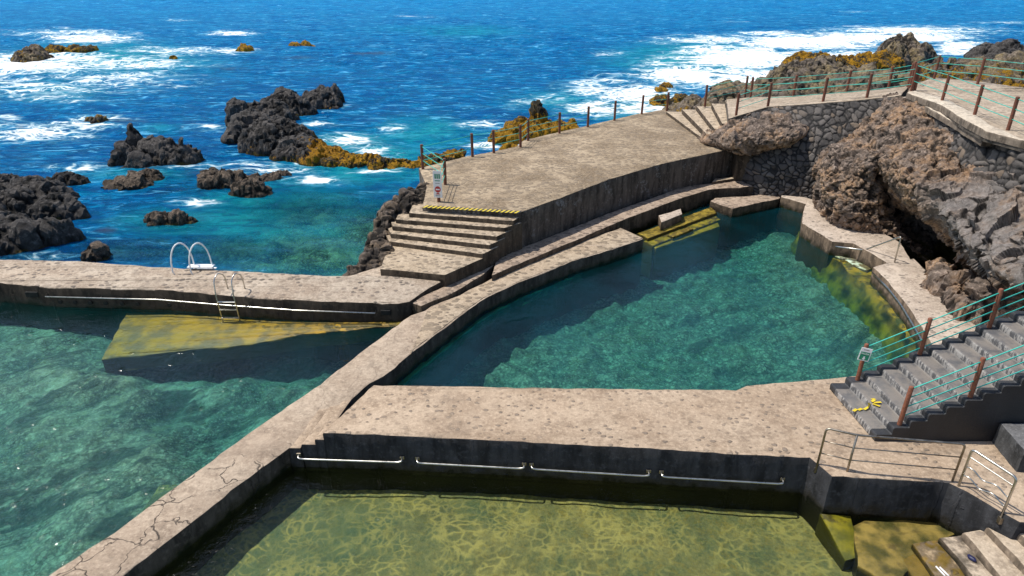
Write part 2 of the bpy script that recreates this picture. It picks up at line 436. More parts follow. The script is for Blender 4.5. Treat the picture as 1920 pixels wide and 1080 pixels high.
M['white'] = plain('white_enamel', (.80, .79, .77), .35, 0, .06, 6)
M['post'] = plain('rusty_post', (.165, .058, .032), .75, 0, .45, 12, .006)
M['post2'] = plain('brick_red_post', (.21, .072, .036), .65, 0, .35, 12, .006)
M['cable'] = plain('sea_green_cable', (.035, .44, .35), .45, 0, .12, 6)
M['signwhite'] = plain('sign_white', (.82, .82, .80), .5, 0, .04)
M['signgreen'] = plain('sign_green', (.01, .25, .13), .5, 0, .1)
M['signred'] = plain('sign_red', (.50, .035, .03), .5, 0, .1)
M['tape_y'] = plain('yellow_tape', (.62, .46, .02), .5, 0, .15, 12)
M['tape_k'] = plain('black_tape', (.02, .02, .02), .6, 0, .3)
M['blue'] = plain('navy_cloth', (.012, .015, .07), .5, 0, .4, 20)
M['dark'] = plain('dark_opening', (.006, .006, .005), .9, 0, .2)
M['rock_sea'] = rock('wet_lava', (.034, .031, .030), (.12, .107, .098), (.60, .29, .010), barn=.5)
M['rock_low'] = rock('barnacled_lava', (.06, .044, .03), (.17, .125, .09), (.60, .29, .010), barn=1., scale=1.4)
M['rock_brown'] = rock('brown_lava', (.075, .06, .05), (.19, .15, .12), (.60, .29, .010), tan=(.24, .17, .11))
M['cliff'] = rock('cliff_lava', (.13, .097, .076), (.33, .255, .205), None, tan=(.52, .325, .19), grey=(.31, .28, .26))
M['weedrock'] = rock('weed_covered_rock', (.03, .024, .016), (.10, .075, .035), (.68, .345, .010), barn=.4)
M['coast'] = rock('coast_lava', (.06, .048, .038), (.22, .175, .135), (.60, .32, .014), tan=(.28, .21, .10))

def stonewall():
    n = NT('dry_stone')
    cid = n.attr('cid'); cav = n.attr('cavity')
    b = n.noise(9, 5, .7); g = n.noise(40, 4, .7)
    c = n.mix(cid, (.045, .041, .040), (.15, .132, .12))
    c = n.mix(n.ramp(b, .45, .75, 0, .5), c, (.16, .135, .115))
    c = n.mix(n.ramp(n.math('FRACT', n.mul(cid, 7.3)), .86, .94, 0, .5), c, (.24, .17, .11))
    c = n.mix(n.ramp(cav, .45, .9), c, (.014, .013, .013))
    return n.done(n.princ(c, .85, n.bump(n.add(b, g), .03, 1.)))
M['stone'] = stonewall()

# ------------------------------------------------------------------ water materials
def pool_water(name, body, fac, tint, absorb=None, dens=0., rip=1., small=.17, gr=.03, glint=0.):
    n = NT(name)
    p = n.vmul(n.pos, (1, 1.25, 1))
    h = n.add(n.mul(n.noise(1.6, 3, .5, p, .6), .6), n.add(n.mul(n.noise(5.5, 3, .55, p, .8), .28), n.mul(n.noise(13, 2, .5, p), small)))
    b = n.bump(h, .055 * rip, 1.)
    rough = gr
    if glint:
        b, gm = n.wavelets(b, 3.0, .11, glint, .7)
        rough = n.add(gr, n.mul(gm, .08))
    fr = n.n('ShaderNodeFresnel', {'IOR': 1.33, 'Normal': b})
    tr = n.n('ShaderNodeBsdfTransparent', {'Color': tint})
    c1 = n.mix(n.ramp(n.noise(.35, 4, .6, n.pos), .35, .65), tuple(x * .7 for x in body), body)
    df = n.n('ShaderNodeBsdfDiffuse', {'Color': c1})
    f = n.ramp(n.noise(.45, 4, .6, n.vmul(n.pos, (1, .7, 1)), .5), .3, .7, fac * .45, fac * 1.3)
    body_sh = n.n('ShaderNodeMixShader', {0: f, 1: tr, 2: df})
    gl = n.n('ShaderNodeBsdfGlossy', {'Color': (1, 1, 1), 'Roughness': rough, 'Normal': b})
    sh = n.n('ShaderNodeMixShader', {0: fr, 1: body_sh, 2: gl})
    vol = None
    if absorb: vol = n.n('ShaderNodeVolumeAbsorption', {'Color': absorb, 'Density': dens})
    return n.done(sh, vol)

def sea_mat():
    n = NT('open_sea')
    foam = n.attr('foam'); shal = n.attr('shallow'); weed = n.attr('reef')
    p = n.vmul(n.pos, (.8, 1.25, 1))
    h = n.add(n.mul(n.noise(.8, 4, .6, p, .9), .62), n.add(n.mul(n.noise(2.6, 5, .62, p, 1.2), .34), n.mul(n.noise(8, 3, .5, p, .6), .10)))
    chop = n.noise(1.15, 5, .68, n.vmul(n.warp(.35, 1.2, n.pos), (.42, 1.35, 1)), .9)
    b = n.bump(n.add(h, n.mul(chop, .5)), .75, 1.)
    b, gm = n.wavelets(b, 1.5, .14, .80, .55)
    rgh = n.add(.12, n.mul(gm, .06))
    deepc = n.mix(n.ramp(n.noise(.09, 5, .6, p), .35, .65), (.0, .095, .30), (.0, .17, .42))
    deepc = n.mix(n.ramp(n.noise(.55, 5, .65, p, .6), .42, .72, 0, .55), deepc, (.0, .27, .46))
    deepc = n.mix(n.ramp(h, .46, .60, .7, 0), deepc, (.0, .03, .11))  # dark troughs and sky-bright wavelets painted into the water colour from here on
    deepc = n.mix(n.ramp(chop, .50, .40, 0, .85), deepc, (.0, .035, .14))
    deepc = n.mix(n.ramp(chop, .55, .68, 0, .75), deepc, (.03, .36, .66))
    teal = n.mix(n.ramp(n.noise(.5, 4, .6, n.pos), .35, .65), (.0, .21, .31), (.01, .34, .38))
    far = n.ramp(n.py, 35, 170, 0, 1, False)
    deepc = n.mix(n.mul(far, .5), deepc, n.mix(n.ramp(n.noise(.35, 5, .65, n.vmul(n.pos, (.5, 1.2, 1)), .8), .35, .65), (.0, .20, .55), (.02, .40, .78)))  # sky reflection on distant water painted in as a brighter colour
    deepc = n.mix(n.ramp(chop, .49, .38, 0, .7), deepc, (.0, .09, .30))
    deepc = n.mix(n.ramp(chop, .56, .68, 0, .5), deepc, (.22, .62, .90))
    teal = n.mix(n.ramp(chop, .50, .38, 0, .75), teal, (.0, .12, .24))
    c = n.mix(n.ramp(shal, .1, .9), deepc, teal)
    c = n.mix(n.mul(n.ramp(n.add(weed, n.mul(n.math('SUBTRACT', n.noise(.8, 5, .7, p), .5), 1.)), .4, .8), .6), c, (.06, .035, .025))
    # foam: lacy near its margins, solid at its heart
    fs = n.vmul(n.warp(.25, 3.0, n.pos), (.62, 1.2, 1))
    fp = n.warp(.9, 1.0, fs); fp = n.warp(3.2, .22, fp)
    lace = n.vor(.9, fp, 'DISTANCE_TO_EDGE'); lace2 = n.vor(2.3, n.warp(2.5, .35, fp), 'DISTANCE_TO_EDGE')
    lc = n.math('MAXIMUM', n.ramp(lace, .0, .24, 1, 0), n.ramp(lace2, .0, .26, .75, 0))
    fn = n.noise(.42, 5, .62, fs, .8); fn2 = n.noise(2.2, 5, .62, fs, 1.2)
    val = n.add(foam, n.add(n.mul(n.math('SUBTRACT', fn, .5), 1.9), n.mul(n.math('SUBTRACT', fn2, .5), .55)))
    val = n.add(val, n.mul(n.math('SUBTRACT', lc, .5), .6))
    has = n.ramp(foam, .03, .2)
    fm = n.mul(n.ramp(val, .42, .86), has)
    fleck = n.mul(n.ramp(n.noise(2.4, 4, .7, n.vmul(n.pos, (.7, 1.5, 1)), .5), .715, .74), n.ramp(n.noise(.11, 3, .5, n.pos), .46, .60))
    fm = n.math('MAXIMUM', fm, n.mul(fleck, .85))
    haze = n.mul(n.ramp(val, .05, .75, 0, .5), has)
    c = n.mix(haze, c, (.18, .55, .66))
    fr = n.n('ShaderNodeFresnel', {'IOR': 1.33, 'Normal': b})
    tr = n.n('ShaderNodeBsdfTransparent', {'Color': (.46, .92, .97)})
    df = n.n('ShaderNodeBsdfDiffuse', {'Color': c, 'Normal': b})
    clear = n.mul(n.attr('clear'), n.math('SUBTRACT', 1., haze))
    body = n.n('ShaderNodeMixShader', {0: clear, 1: df, 2: tr})
    gl = n.n('ShaderNodeBsdfGlossy', {'Color': (.28, .64, 1), 'Roughness': rgh, 'Normal': b})
    sh = n.n('ShaderNodeMixShader', {0: n.math('MINIMUM', fr, .40), 1: body, 2: gl})
    fd = n.n('ShaderNodeBsdfDiffuse', {'Color': n.mix(n.ramp(val, .5, 1.0), (.60, .72, .76), (.86, .88, .88)), 'Normal': n.bump(n.add(fn2, val), .12, 1.)})
    return n.done(n.n('ShaderNodeMixShader', {0: fm, 1: sh, 2: fd}))

def floor_mat(name, base, dark, algae, sc=1., caustic=0., caustic_col=(.5, .45, .12), weed=.5, streak=0., stones=0.):
    n = NT(name)
    wv = n.warp(.8, .5)
    a = n.noise(.45 * sc, 5, .66, wv); b = n.noise(3.4 * sc, 6, .75); g = n.noise(14, 5, .75)
    c = n.mix(n.ramp(a, .38, .62), dark, base)
    c = n.mix(n.mul(n.ramp(b, .45, .66), weed), c, algae)
    h = n.add(b, n.mul(g, .4))
    if stones:
        for sc_, am in ((2.6, .85), (6.5, .8)):
            w_ = n.warp(sc_ * 1.3, .35 / sc_)
            d = n.vor(sc_, w_); sid = n.n('ShaderNodeSeparateColor', {0: n.vor(sc_, w_, out=1)}, out=0)
            sm = n.mul(n.ramp(d, .50, .36), n.ramp(n.noise(.5 * sc_ ** .5, 3, .6, n.vadd(n.obj, (sc_, 3, 0))), .40, .58))
            scol = n.mix(n.ramp(sid, .1, .95), tuple(x * .3 for x in base), tuple(min(1, x * 1.35) for x in base))
            scol = n.mix(n.ramp(g, .4, .65, 0, .6), scol, algae)
            c = n.mix(n.mul(n.mul(n.ramp(d, .30, .52, 0, 1), stones), n.ramp(n.noise(.6, 3), .36, .6)), c, tuple(x * .3 for x in dark))
            c = n.mix(n.mul(sm, am * stones), c, scol); h = n.add(h, n.mul(sm, .9))
    c = n.mix(n.ramp(g, .5, .68, 0, .55), c, tuple(x * .35 for x in dark))
    c = n.mix(n.ramp(g, .48, .36, 0, .4), c, tuple(min(1, x * 1.5) for x in base))
    if streak:
        sv = n.n('ShaderNodeVectorRotate', {'Vector': n.warp(.5, .9), 'Angle': R(-38)}, rotation_type='Z_AXIS')
        sk_ = n.mul(n.ramp(n.noise(.62, 6, .66, n.vmul(sv, (.5, 1.9, 1))), .50, .60), n.ramp(n.noise(.22, 3), .36, .56))
        c = n.mix(n.mul(sk_, streak), c, (.012, .03, .022))
    h = n.add(b, n.mul(g, .4))
    if caustic:  # network of caustic sunlight painted into the floor colour
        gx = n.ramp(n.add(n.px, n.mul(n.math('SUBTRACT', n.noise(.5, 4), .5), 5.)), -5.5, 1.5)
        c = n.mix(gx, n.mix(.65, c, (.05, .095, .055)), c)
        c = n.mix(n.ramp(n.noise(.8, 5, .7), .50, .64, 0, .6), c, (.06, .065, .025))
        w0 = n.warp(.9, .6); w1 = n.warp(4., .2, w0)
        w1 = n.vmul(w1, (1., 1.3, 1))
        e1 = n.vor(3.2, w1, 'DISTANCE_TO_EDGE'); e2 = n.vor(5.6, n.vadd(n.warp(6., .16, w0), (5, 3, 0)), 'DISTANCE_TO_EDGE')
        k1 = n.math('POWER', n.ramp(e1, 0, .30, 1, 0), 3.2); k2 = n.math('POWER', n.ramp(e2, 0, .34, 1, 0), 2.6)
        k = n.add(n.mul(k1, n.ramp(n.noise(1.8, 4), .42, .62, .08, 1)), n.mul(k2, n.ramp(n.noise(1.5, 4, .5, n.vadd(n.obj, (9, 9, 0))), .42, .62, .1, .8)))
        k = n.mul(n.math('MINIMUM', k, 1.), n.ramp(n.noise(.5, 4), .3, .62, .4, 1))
        c = n.mix(n.mul(k, caustic), c, caustic_col)
    return n.done(n.princ(c, .9, n.bump(h, .05, 1.)))

# ================================================================== SETTING
WZ = 1.00     # cross walkway
DZ = .50      # divider and cobbled rim
DK = 2.15     # deck

# -------- shared outlines (plan)
div_left = PX([(-60, 1178), (87, 1080), (213, 997), (300, 933), (383, 873), (483, 800), (540, 760), (600, 720), (690, 650), (770, 590)], DZ)
div_right = PX([(85, 1190), (230, 1080), (350, 987), (433, 920), (490, 880), (540, 842)], DZ)
rimR = PX([(682, 728), (740, 690), (773, 660), (827, 620), (870, 587), (907, 560), (973, 530), (1073, 490), (1173, 460), (1207, 447)], DZ)
rimL = PX([(797, 580), (853, 557), (920, 523), (973, 500), (1057, 463), (1163, 427)], DZ)
walk_front = PX([(605, 811), (800, 819), (1000, 829), (1280, 845), (1517, 858)], WZ)
walk_back = PX([(700, 721), (1000, 726), (1380, 731), (1400, 722), (1450, 718), (1600, 705)], WZ)
deck_front = PX([(792, 388), (973, 399), (1010, 385), (1050, 371), (1140, 337), (1240, 307), (1380, 277)], DK)
deck_back = PX([(793, 318), (886, 295), (926, 288), (976, 277), (990, 265), (1049, 251), (1102, 239), (1152, 227), (1203, 215), (1252, 207)], DK)

# -------- sea
def sea():
    ys = [17.0]
    while ys[-1] < 900:
        ys.append(ys[-1] + max(.11, ys[-1] * .0052 if ys[-1] < 120 else ys[-1] * .02))
    ys = np.array(ys + [1500, 3000, 6000])
    na = 560
    ss = np.linspace(-1.05, 1.2, na)
    X = ss[None, :] * (ys[:, None] + 3); Y = np.repeat(ys[:, None], na, 1)
    x = X.ravel(); y = Y.ravel()
    z = np.zeros_like(x)
    rs = np.random.RandomState(3)
    amp0 = np.clip((y - 22) / 22, .25, 1.0) * np.clip(260 / y, 0, 1)
    pt = np.stack([x, y, 0 * x], 1)
    mod = .6 + .5 * fbm(pt * .06, 4, 2)
    wx = x + 1.2 * vnoise(pt * .12, 8); wy = y + 1.6 * vnoise(pt * .11 + 9, 12)
    for k in range(34):
        lam = .9 * 1.1 ** k * rs.uniform(.85, 1.15)
        if lam > 16: lam = rs.uniform(1.2, 9)
        th = R(-98) + rs.normal(0, .42)
        a = .0125 * lam ** .85
        ph = rs.uniform(0, 6.28)
        w = np.sin((wx * math.cos(th) + wy * math.sin(th)) * 2 * math.pi / lam + ph)
        s_ = 1 - np.abs(w) if k % 3 == 0 else w * .5
        fade = np.clip(lam * 190 / y - .8, 0, 1)
        z += a * s_ * fade
    z = (z - z.mean()) * amp0 * mod * 1.25
    # masks laid over the water as patches (centre, half sizes, strength)
    def patches(lst):
        m = np.zeros_like(x)
        for u, v, ru, rv, s_ in lst:
            c = P(u, v); e = P(u + ru, v); t = P(u, v - rv); b_ = P(u, v + rv)
            rx = abs(e.x - c.x); ry = np.where(y > c.y, abs(t.y - c.y), abs(b_.y - c.y))
            dx = (x - c.x) - (y - c.y) * c.x / c.y
            d2 = (dx / rx) ** 2 + ((y - c.y) / ry) ** 2
            m = np.maximum(m, s_ * np.exp(-d2 * 1.1))
        return m
    foam = patches([
        (30, 125, 110, 14, 1.1), (90, 108, 120, 12, 1.0), (170, 72, 90, 11, .85), (240, 118, 150, 14, .62), (330, 95, 120, 9, .5), (200, 150, 170, 18, .5),
        (60, 165, 110, 22, .5), (430, 62, 50, 4, .72), (330, 38, 40, 3, .3), (420, 95, 60, 8, .62), (250, 140, 90, 7, .62), (70, 250, 90, 16, .72), (20, 225, 25, 9, .7), (160, 235, 60, 8, .7),
        (190, 222, 60, 7, .6), (655, 264, 45, 13, .98), (700, 285, 40, 10, .75), (740, 243, 30, 8, .55), (610, 200, 40, 8, .55), (600, 232, 35, 6, .6), (400, 240, 45, 9, .62), (330, 310, 90, 10, .5),
        (500, 320, 90, 9, .62), (590, 340, 60, 9, .66), (460, 305, 60, 6, .7), (370, 380, 50, 9, .5), (390, 320, 30, 6, .55), (250, 330, 60, 5, .45), (100, 480, 60, 8, .45), (200, 470, 50, 8, .40), (150, 315, 70, 9, .45),
        (620, 305, 70, 6, .5), (700, 318, 60, 6, .55), (240, 170, 70, 5, .42), (160, 190, 80, 5, .35),
        (60, 122, 130, 18, .95), (20, 150, 70, 12, .6), (130, 62, 110, 8, .6), (1700, 58, 160, 10, .8), (1350, 75, 120, 10, .7),
        (1110, 165, 70, 22, .60), (1140, 150, 40, 10, .66), (1195, 180, 80, 22, .95), (1120, 205, 60, 14, .85), (1030, 185, 45, 9, .5), (960, 200, 25, 6, .5), (905, 235, 50, 10, .62), (1000, 268, 60, 9, .8), (915, 270, 40, 9, .75), (890, 300, 40, 8, .8),
        (1060, 250, 60, 9, .8), (1210, 200, 60, 10, .9), (1290, 140, 90, 18, 1.05), (1400, 110, 130, 24, 1.15), (1500, 80, 140, 15, 1.15), (1330, 95, 70, 12, .72), (1440, 62, 60, 5, .72), (1620, 70, 130, 12, .9), (1720, 70, 100, 13, 1.05), (1800, 90, 50, 14, .95),
        (1420, 150, 120, 22, 1.1), (1240, 120, 50, 10, .6), (1560, 110, 120, 18, .9), (1600, 22, 35, 2, .35), (1880, 42, 60, 2, .5), (1380, 40, 40, 2, .35), (780, 30, 60, 3, .2), (1150, 100, 40, 5, .36), (1000, 190, 40, 8, .4)])
    shal = patches([(560, 420, 260, 90, 1.), (680, 300, 160, 60, .95), (800, 250, 130, 40, .7), (640, 480, 120, 60, 1.), (330, 420, 160, 40, .7), (200, 110, 240, 40, .75), (100, 170, 150, 30, .5), (880, 60, 130, 18, .55), (830, 55, 200, 14, .4), (1300, 110, 200, 40, .8), (1050, 190, 130, 30, .6), (300, 240, 60, 14, .5), (250, 330, 160, 18, .6), (450, 380, 120, 30, .8), (1230, 230, 120, 50, .9)])
    reef = patches([(690, 100, 80, 7, .75), (560, 108, 90, 5, .6), (430, 130, 70, 5, .6), (950, 82, 90, 7, .5), (660, 72, 60, 5, .45), (230, 228, 60, 6, .85), (90, 222, 50, 4, .6), (300, 45, 90, 3, .4), (360, 330, 40, 10, .6), (200, 430, 40, 12, .7), (800, 135, 80, 6, .3), (1250, 160, 30, 6, .7), (520, 25, 100, 3, .3)])
    clear = patches([(600, 480, 200, 60, 1.), (700, 440, 120, 70, 1.), (450, 470, 160, 34, .85), (250, 470, 160, 26, .75), (590, 400, 160, 46, .8), (350, 350, 90, 20, .35), (340, 420, 120, 30, .4), (60, 480, 200, 20, .5)])
    z = z + foam * .10 * vnoise(pt * 1.3, 21) * np.clip(60 / y, .2, 1)
    keep = inside_mask(x, y, LAND)
    F_ = np.array(grid_faces(len(ys), na, True))
    bad = keep[F_].all(1)
    F_ = F_[~bad]
    o = mesh('sea', np.stack([x, y, z], 1), F_, M['sea'], None, True, {'foam': ('FLOAT', foam), 'shallow': ('FLOAT', shal), 'reef': ('FLOAT', reef), 'clear': ('FLOAT', clear)}, origin=(0, 30, 0))
    o['kind'] = 'structure'
def inside_mask(x, y, poly):
    c = np.zeros(len(x), bool); n = len(poly)
    for i in range(n):
        x1, y1 = poly[i][:2]; x2, y2 = poly[i - 1][:2]
        k = ((y1 > y) != (y2 > y)) & (x < (x2 - x1) * (y - y1) / (y2 - y1 + 1e-12) + x1)
        c ^= k
    return c
# everything shoreward of this line is land or pool, never open sea
LAND = [(-60, 0), (-60, 23.5), (-17.5, 21.8), (-11.5, 21.3), (-6, 20.5), (-4.3, 21.0), (-3.2, 25), (-2.6, 28.6), (-1., 31.6), (2.2, 35), (5.5, 38.2), (9, 41.2), (12.5, 41), (15, 37), (18, 33.5), (60, 33), (60, 0)]
M['sea'] = sea_mat()
sea()

def field(name, xs, ys, fn, mat, kind='structure', attrs=None):
    X, Y = np.meshgrid(xs, ys, indexing='ij'); p = np.stack([X.ravel(), Y.ravel(), 0 * X.ravel()], 1)
    z = fn(p); v = p.copy(); v[:, 2] = z
    o = mesh(name, v, grid_faces(len(xs), len(ys)), mat, None, True)
    if kind: o['kind'] = kind
    return o
M['bed'] = floor_mat('sea_bed_rock', (.46, .43, .22), (.05, .06, .045), (.34, .28, .06), 1.2, stones=.6)
def bed_z(p):
    f1, f2, _ = worley(p * np.array([.75, .75, 1]) + .3 * np.stack([vnoise(p, 3), vnoise(p, 4), 0 * p[:, 0]], 1), 5)
    z = -.85 - .06 * np.clip(p[:, 1] - 25, 0, 40) + .5 * (1 - f1) + .25 * fbm(p * 1.7, 2, 5) - .2
    return np.where(inside_mask(p[:, 0], p[:, 1], LAND), -7., z)
field('sea_bed', np.linspace(-24, 0, 200), np.linspace(19, 44, 210), bed_z, M['bed'])

# -------- pool floors
M['floorA'] = floor_mat('big_pool_floor', (.46, .45, .30), (.085, .10, .075), (.31, .31, .13), 1.0, weed=.6, streak=.8, stones=.42)
M['floorB'] = floor_mat('middle_pool_floor', (.47, .46, .31), (.08, .095, .065), (.20, .21, .06), 1.3, weed=.6, stones=.5, streak=.6)
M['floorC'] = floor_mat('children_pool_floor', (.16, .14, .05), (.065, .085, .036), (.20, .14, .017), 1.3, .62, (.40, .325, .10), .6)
def fa(p):
    d = -1.55 + .25 * fbm(p * .35, 3, 3) + .13 * ridge(p * np.array([.9, .5, 1]), 7, 4) + .08 * fbm(p * 3, 9, 4)
    f1, f2, _ = worley(p * 1.6, 15)
    d = d + .20 * np.clip(.42 - f1, 0, 1)
    shoal = np.exp(-(((p[:, 0] + 9.) / 7) ** 2 + ((p[:, 1] - 17.2) / 1.2) ** 2))
    d = d + shoal * (.35 + .3 * fbm(p * 1.8, 12, 4))
    # broad sand shelf at the left
    return d + .55 / (1 + np.exp((p[:, 0] + 11.0 + (p[:, 1] - 17) * .8) * 3))
field('pool_floor', np.linspace(-26, -2.2, 330), np.linspace(6.5, 21, 240), fa, M['floorA'])
def fb(p):
    d = -1.6 + .15 * fbm(p * .4, 5, 3) + .16 * fbm(p * 2.2, 9, 5)
    f1, f2, _ = worley(p * 1.3, 35)
    d = d + .38 * np.clip(.45 - f1, 0, 1)
    d = d + .55 * np.exp(-((p[:, 0] - 12.6) / 1.6) ** 2)
    return d
field('pool_floor', np.linspace(-4.5, 15, 260), np.linspace(13.5, 33, 260), fb, M['floorB'])
def fc(p):
    d = -.58 - .14 * np.clip((-p[:, 0] - 1) / 5, 0, 1) + .05 * fbm(p * 1.2, 5, 4) + .02 * fbm(p * 7, 3, 3)
    return d
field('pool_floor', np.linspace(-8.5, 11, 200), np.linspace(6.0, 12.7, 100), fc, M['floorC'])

def water(name, poly, zb, mat):
    p = [Vector((a[0], a[1], 0)) for a in poly]
    n = len(p)
    v = [(q.x, q.y, 0) for q in p] + [(q.x, q.y, zb) for q in p]
    tri = mgeo.tessellate_polygon([p]); f = []
    for t in tri:
        a, b, c = (p[i] for i in t)
        up = (b - a).cross(c - a).z > 0
        t = t if up else t[::-1]
        f.append(t); f.append(tuple(i + n for i in t[::-1]))
    ar = sum(a.x * b.y - b.x * a.y for a, b in zip(p, p[1:] + p[:1]))
    for i in range(n):
        j = (i + 1) % n
        q = (i, i + n, j + n, j)
        f.append(q if ar > 0 else q[::-1])
    o = mesh(name, v, f, mat, None, False); o['kind'] = 'structure'
    return o
M['waterA'] = pool_water('big_pool_water', (.004, .16, .18), .06, (.98, 1, .99), (.03, .71, .76), .50, 1.5, .2, .03, .46)
M['waterB'] = pool_water('middle_pool_water', (.004, .12, .17), .13, (.98, 1, .99), (.04, .75, .78), .42, 1.1)
M['waterC'] = pool_water('children_pool_water', (.05, .07, .02), .03, (.98, 1, .96), (.52, .86, .55), .25, 1.3, .2, .04)
mid_div = [(a + b) / 2 for a, b in zip(div_left[:6], div_right)]
water('pool_water', [(-26, 5.5), (mid_div[0].x, 6.5)] + [q[:] for q in mid_div] + [(-4.0, 16.5), (-2.8, 19.0), (-2.9, 20.0), (-6, 20.6), (-12, 21.2), (-26, 22.5)], -3.0, M['waterA'])
water('pool_water', [(-4.0, 14.0), (5, 13.6), (9.5, 14), (13.0, 16.9), (13.6, 19.5), (14, 22.5), (14.5, 24), (14.0, 25.3), (13, 26.2), (12.9, 27.5), (13.9, 30.3), (12.6, 31.6), (9.5, 31.4), (4, 26), (0, 22), (-2.3, 19.2)], -3.0, M['waterB'])
water('pool_water', [(q.x + .05, q.y) for q in [mid_div[0]]] + [q[:] for q in mid_div[1:]] + [(-4.7, 13.0), (6.3, 12.3), (6.9, 11.5), (9.3, 11.3), (10.5, 9.8), (11.5, 6), (-7.5, 5.5)], -2.2, M['waterC'])

# ================================================================== CONCRETE WORKS
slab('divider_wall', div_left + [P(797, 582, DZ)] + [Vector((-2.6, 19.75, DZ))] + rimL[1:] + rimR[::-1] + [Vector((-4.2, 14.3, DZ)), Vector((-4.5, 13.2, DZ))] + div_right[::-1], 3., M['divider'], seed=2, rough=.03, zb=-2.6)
tag(C.objects['divider_wall'], 'long pale cracked wall running diagonally between the left pool and the others', 'wall')
# cobbled paving laid on the far half of the divider
cob = [P(770, 664, DZ + .012), P(800, 583, DZ + .012)] + [q + Vector((.03, -.05, .012)) for q in rimL[1:]] + [q + Vector((-.04, .04, .012)) for q in rimR[::-1][:-2]]
cb = slab('cobbled_paving', cob, .05, M['cobble'], rough=.008, seed=4, rows=1, edge=.02)
tag(cb, 'strip of rounded cobbles along the curved rim between the two upper pools', 'paving')

wk = [*walk_front, *PX([(1545, 880), (1560, 893)], WZ), *PX([(1780, 905), (1812, 922), (1880, 962)], WZ), Vector((9.75, 9.80, WZ)), Vector((16, 9.70, WZ)), Vector((16, 15.2, WZ)), Vector((10, 15.1, WZ)), *walk_back[::-1]]
t = thing('walkway', 'broad tan walkway set with scattered pebbles crossing between the middle and bottom pools', 'walkway', Vector((1, 13.2, 0)))
slab('paving', wk, 2.6, M['walk'], t, seed=6, rough=.025, zb=-1.4)
# three descending blocks at the left end of its front wall
for k, (u0, u1, z) in enumerate([(590, 612, .84), (565, 600, .68), (541, 575, .56)]):
    a, b = P(u0, 812 + (612 - u0) * .42, z), P(u1, 812 + (612 - u1) * .1, z)
    a.y = 12.50 + .01 * k; b.y = 12.48 + .01 * k
    slab('end_step', [a, b, b + Vector((.3, 1.6, 0)), a + Vector((.3, 1.5, 0))], 2., M['walk'], t, rough=.03, seed=k, edge=.05, zb=-1.3)

ow = PX([(-200, 524), (0, 530), (90, 538), (300, 543), (407, 552), (500, 560), (640, 566), (745, 569)], .75) + [Vector((-3.3, 19.55, .75)), Vector((-2.85, 20.3, .8)), Vector((-1.3, 22.1, .95)), Vector((-2.3, 22.6, .95)), Vector((-4.6, 22.2, .85))] + PX([(640, 520), (600, 516), (450, 507), (300, 500), (150, 489), (0, 485), (-200, 478)], .75)
t = thing('sea_wall', 'long low concrete wall with dark pebbles between the left pool and the open sea', 'wall', Vector((-9, 21, 0)))
slab('wall_top', ow, 3, M['sparse'], t, edge=.07, rough=.03, seed=8, zb=-2.6)
# drain openings in its pool face
for u, v, w, hh in [(53, 552, .22, .10), (723, 582, .16, .09)]:
    c = Q(u, v, P(u, v + 22, .05).y - .02); c.y -= .0
    fy = np.interp(c.x, [q.x for q in ow[:9]], [q.y for q in ow[:9]])
    MB().box((c.x, fy - .01, .42), (w, 0, 0), (0, .05, 0), (0, 0, hh)).build('drain_opening', M['dark'], t, bevel=.02)
for u in (117, 145, 174, 204, 235, 265, 326):
    c = P(u, 566, .16)
    fy = np.interp(c.x, [q.x for q in ow[:9]], [q.y for q in ow[:9]])
    MB().tube([(c.x, fy - .045, .2), (c.x, fy + .06, .2)], .07, 12).build('drain_opening', M['dark'], t)

# low strip ledge beside the cobbled rim
st_ = PX([(768, 566), (790, 573), (845, 551), (905, 516), (934, 490), (910, 489), (895, 505), (846, 529), (838, 534)], .64)
tag(slab('low_ledge', st_, 1.4, M['ledge'], rough=.02, seed=10), 'narrow bent concrete strip below the bottom landing, next to the cobbled rim', 'ledge')
# bench ledge running under the deck wall
bn = PX([(922, 517), (990, 487), (1073, 453), (1173, 410), (1273, 373), (1330, 355), (1462, 346), (1450, 338), (1385, 337), (1280, 350), (1140, 400), (1007, 453), (932, 480)], .72)
tag(slab('long_ledge', bn, 1.6, M['ledge'], rough=.025, seed=12, zb=-.9), 'long sloping cobbled ledge along the foot of the tall deck wall', 'ledge')
tag(slab('corner_ledge', PX([(1332, 377), (1373, 391), (1462, 372), (1468, 360), (1395, 368), (1340, 371)], .42), 1.6, M['ledge'], rough=.03, seed=14, zb=-1.5), 'thick brown ledge block at the back corner of the middle pool', 'ledge')
tag(slab('corner_ledge', PX([(1466, 359), (1515, 371), (1540, 377), (1520, 384), (1515, 383), (1464, 369)], .5), 1.6, M['rim'], rough=.02, seed=15, zb=-1.5), 'short pale ledge below the dry stone wall joining the right pool rim', 'ledge')

# main deck
t = thing('sun_deck', 'large raised stone-paved deck with a stained retaining wall above the middle pool', 'deck', Vector((4, 33, 0)))
dk = deck_front + PX([(1420, 272), (1330, 262), (1312, 258)], DK) + [Vector((11.2, 40.5, DK))] + deck_back[::-1] + PX([(768, 345), (790, 372)], DK)
dk = deck_front + [Vector((12.1, 33.3, DK)), Vector((12.3, 36, DK)), Vector((11.6, 41.3, DK))] + [q + Vector((-.22, .26, 0)) for q in deck_back[::-1]] + [P(800, 350, DK)]
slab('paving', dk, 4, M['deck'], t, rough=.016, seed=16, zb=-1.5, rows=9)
pl = [Q(1384, 300, 32.6), Q(1421, 300, 32.6)]
slab('pillar', [Vector((pl[0].x - .1, 32.55, 2.22)), Vector((pl[1].x, 32.45, 2.22)), Vector((pl[1].x + .1, 33.6, 2.22)), Vector((pl[0].x, 33.6, 2.22))], 2, M['step'], t, edge=.06, seed=3, rough=.02, zb=.2)
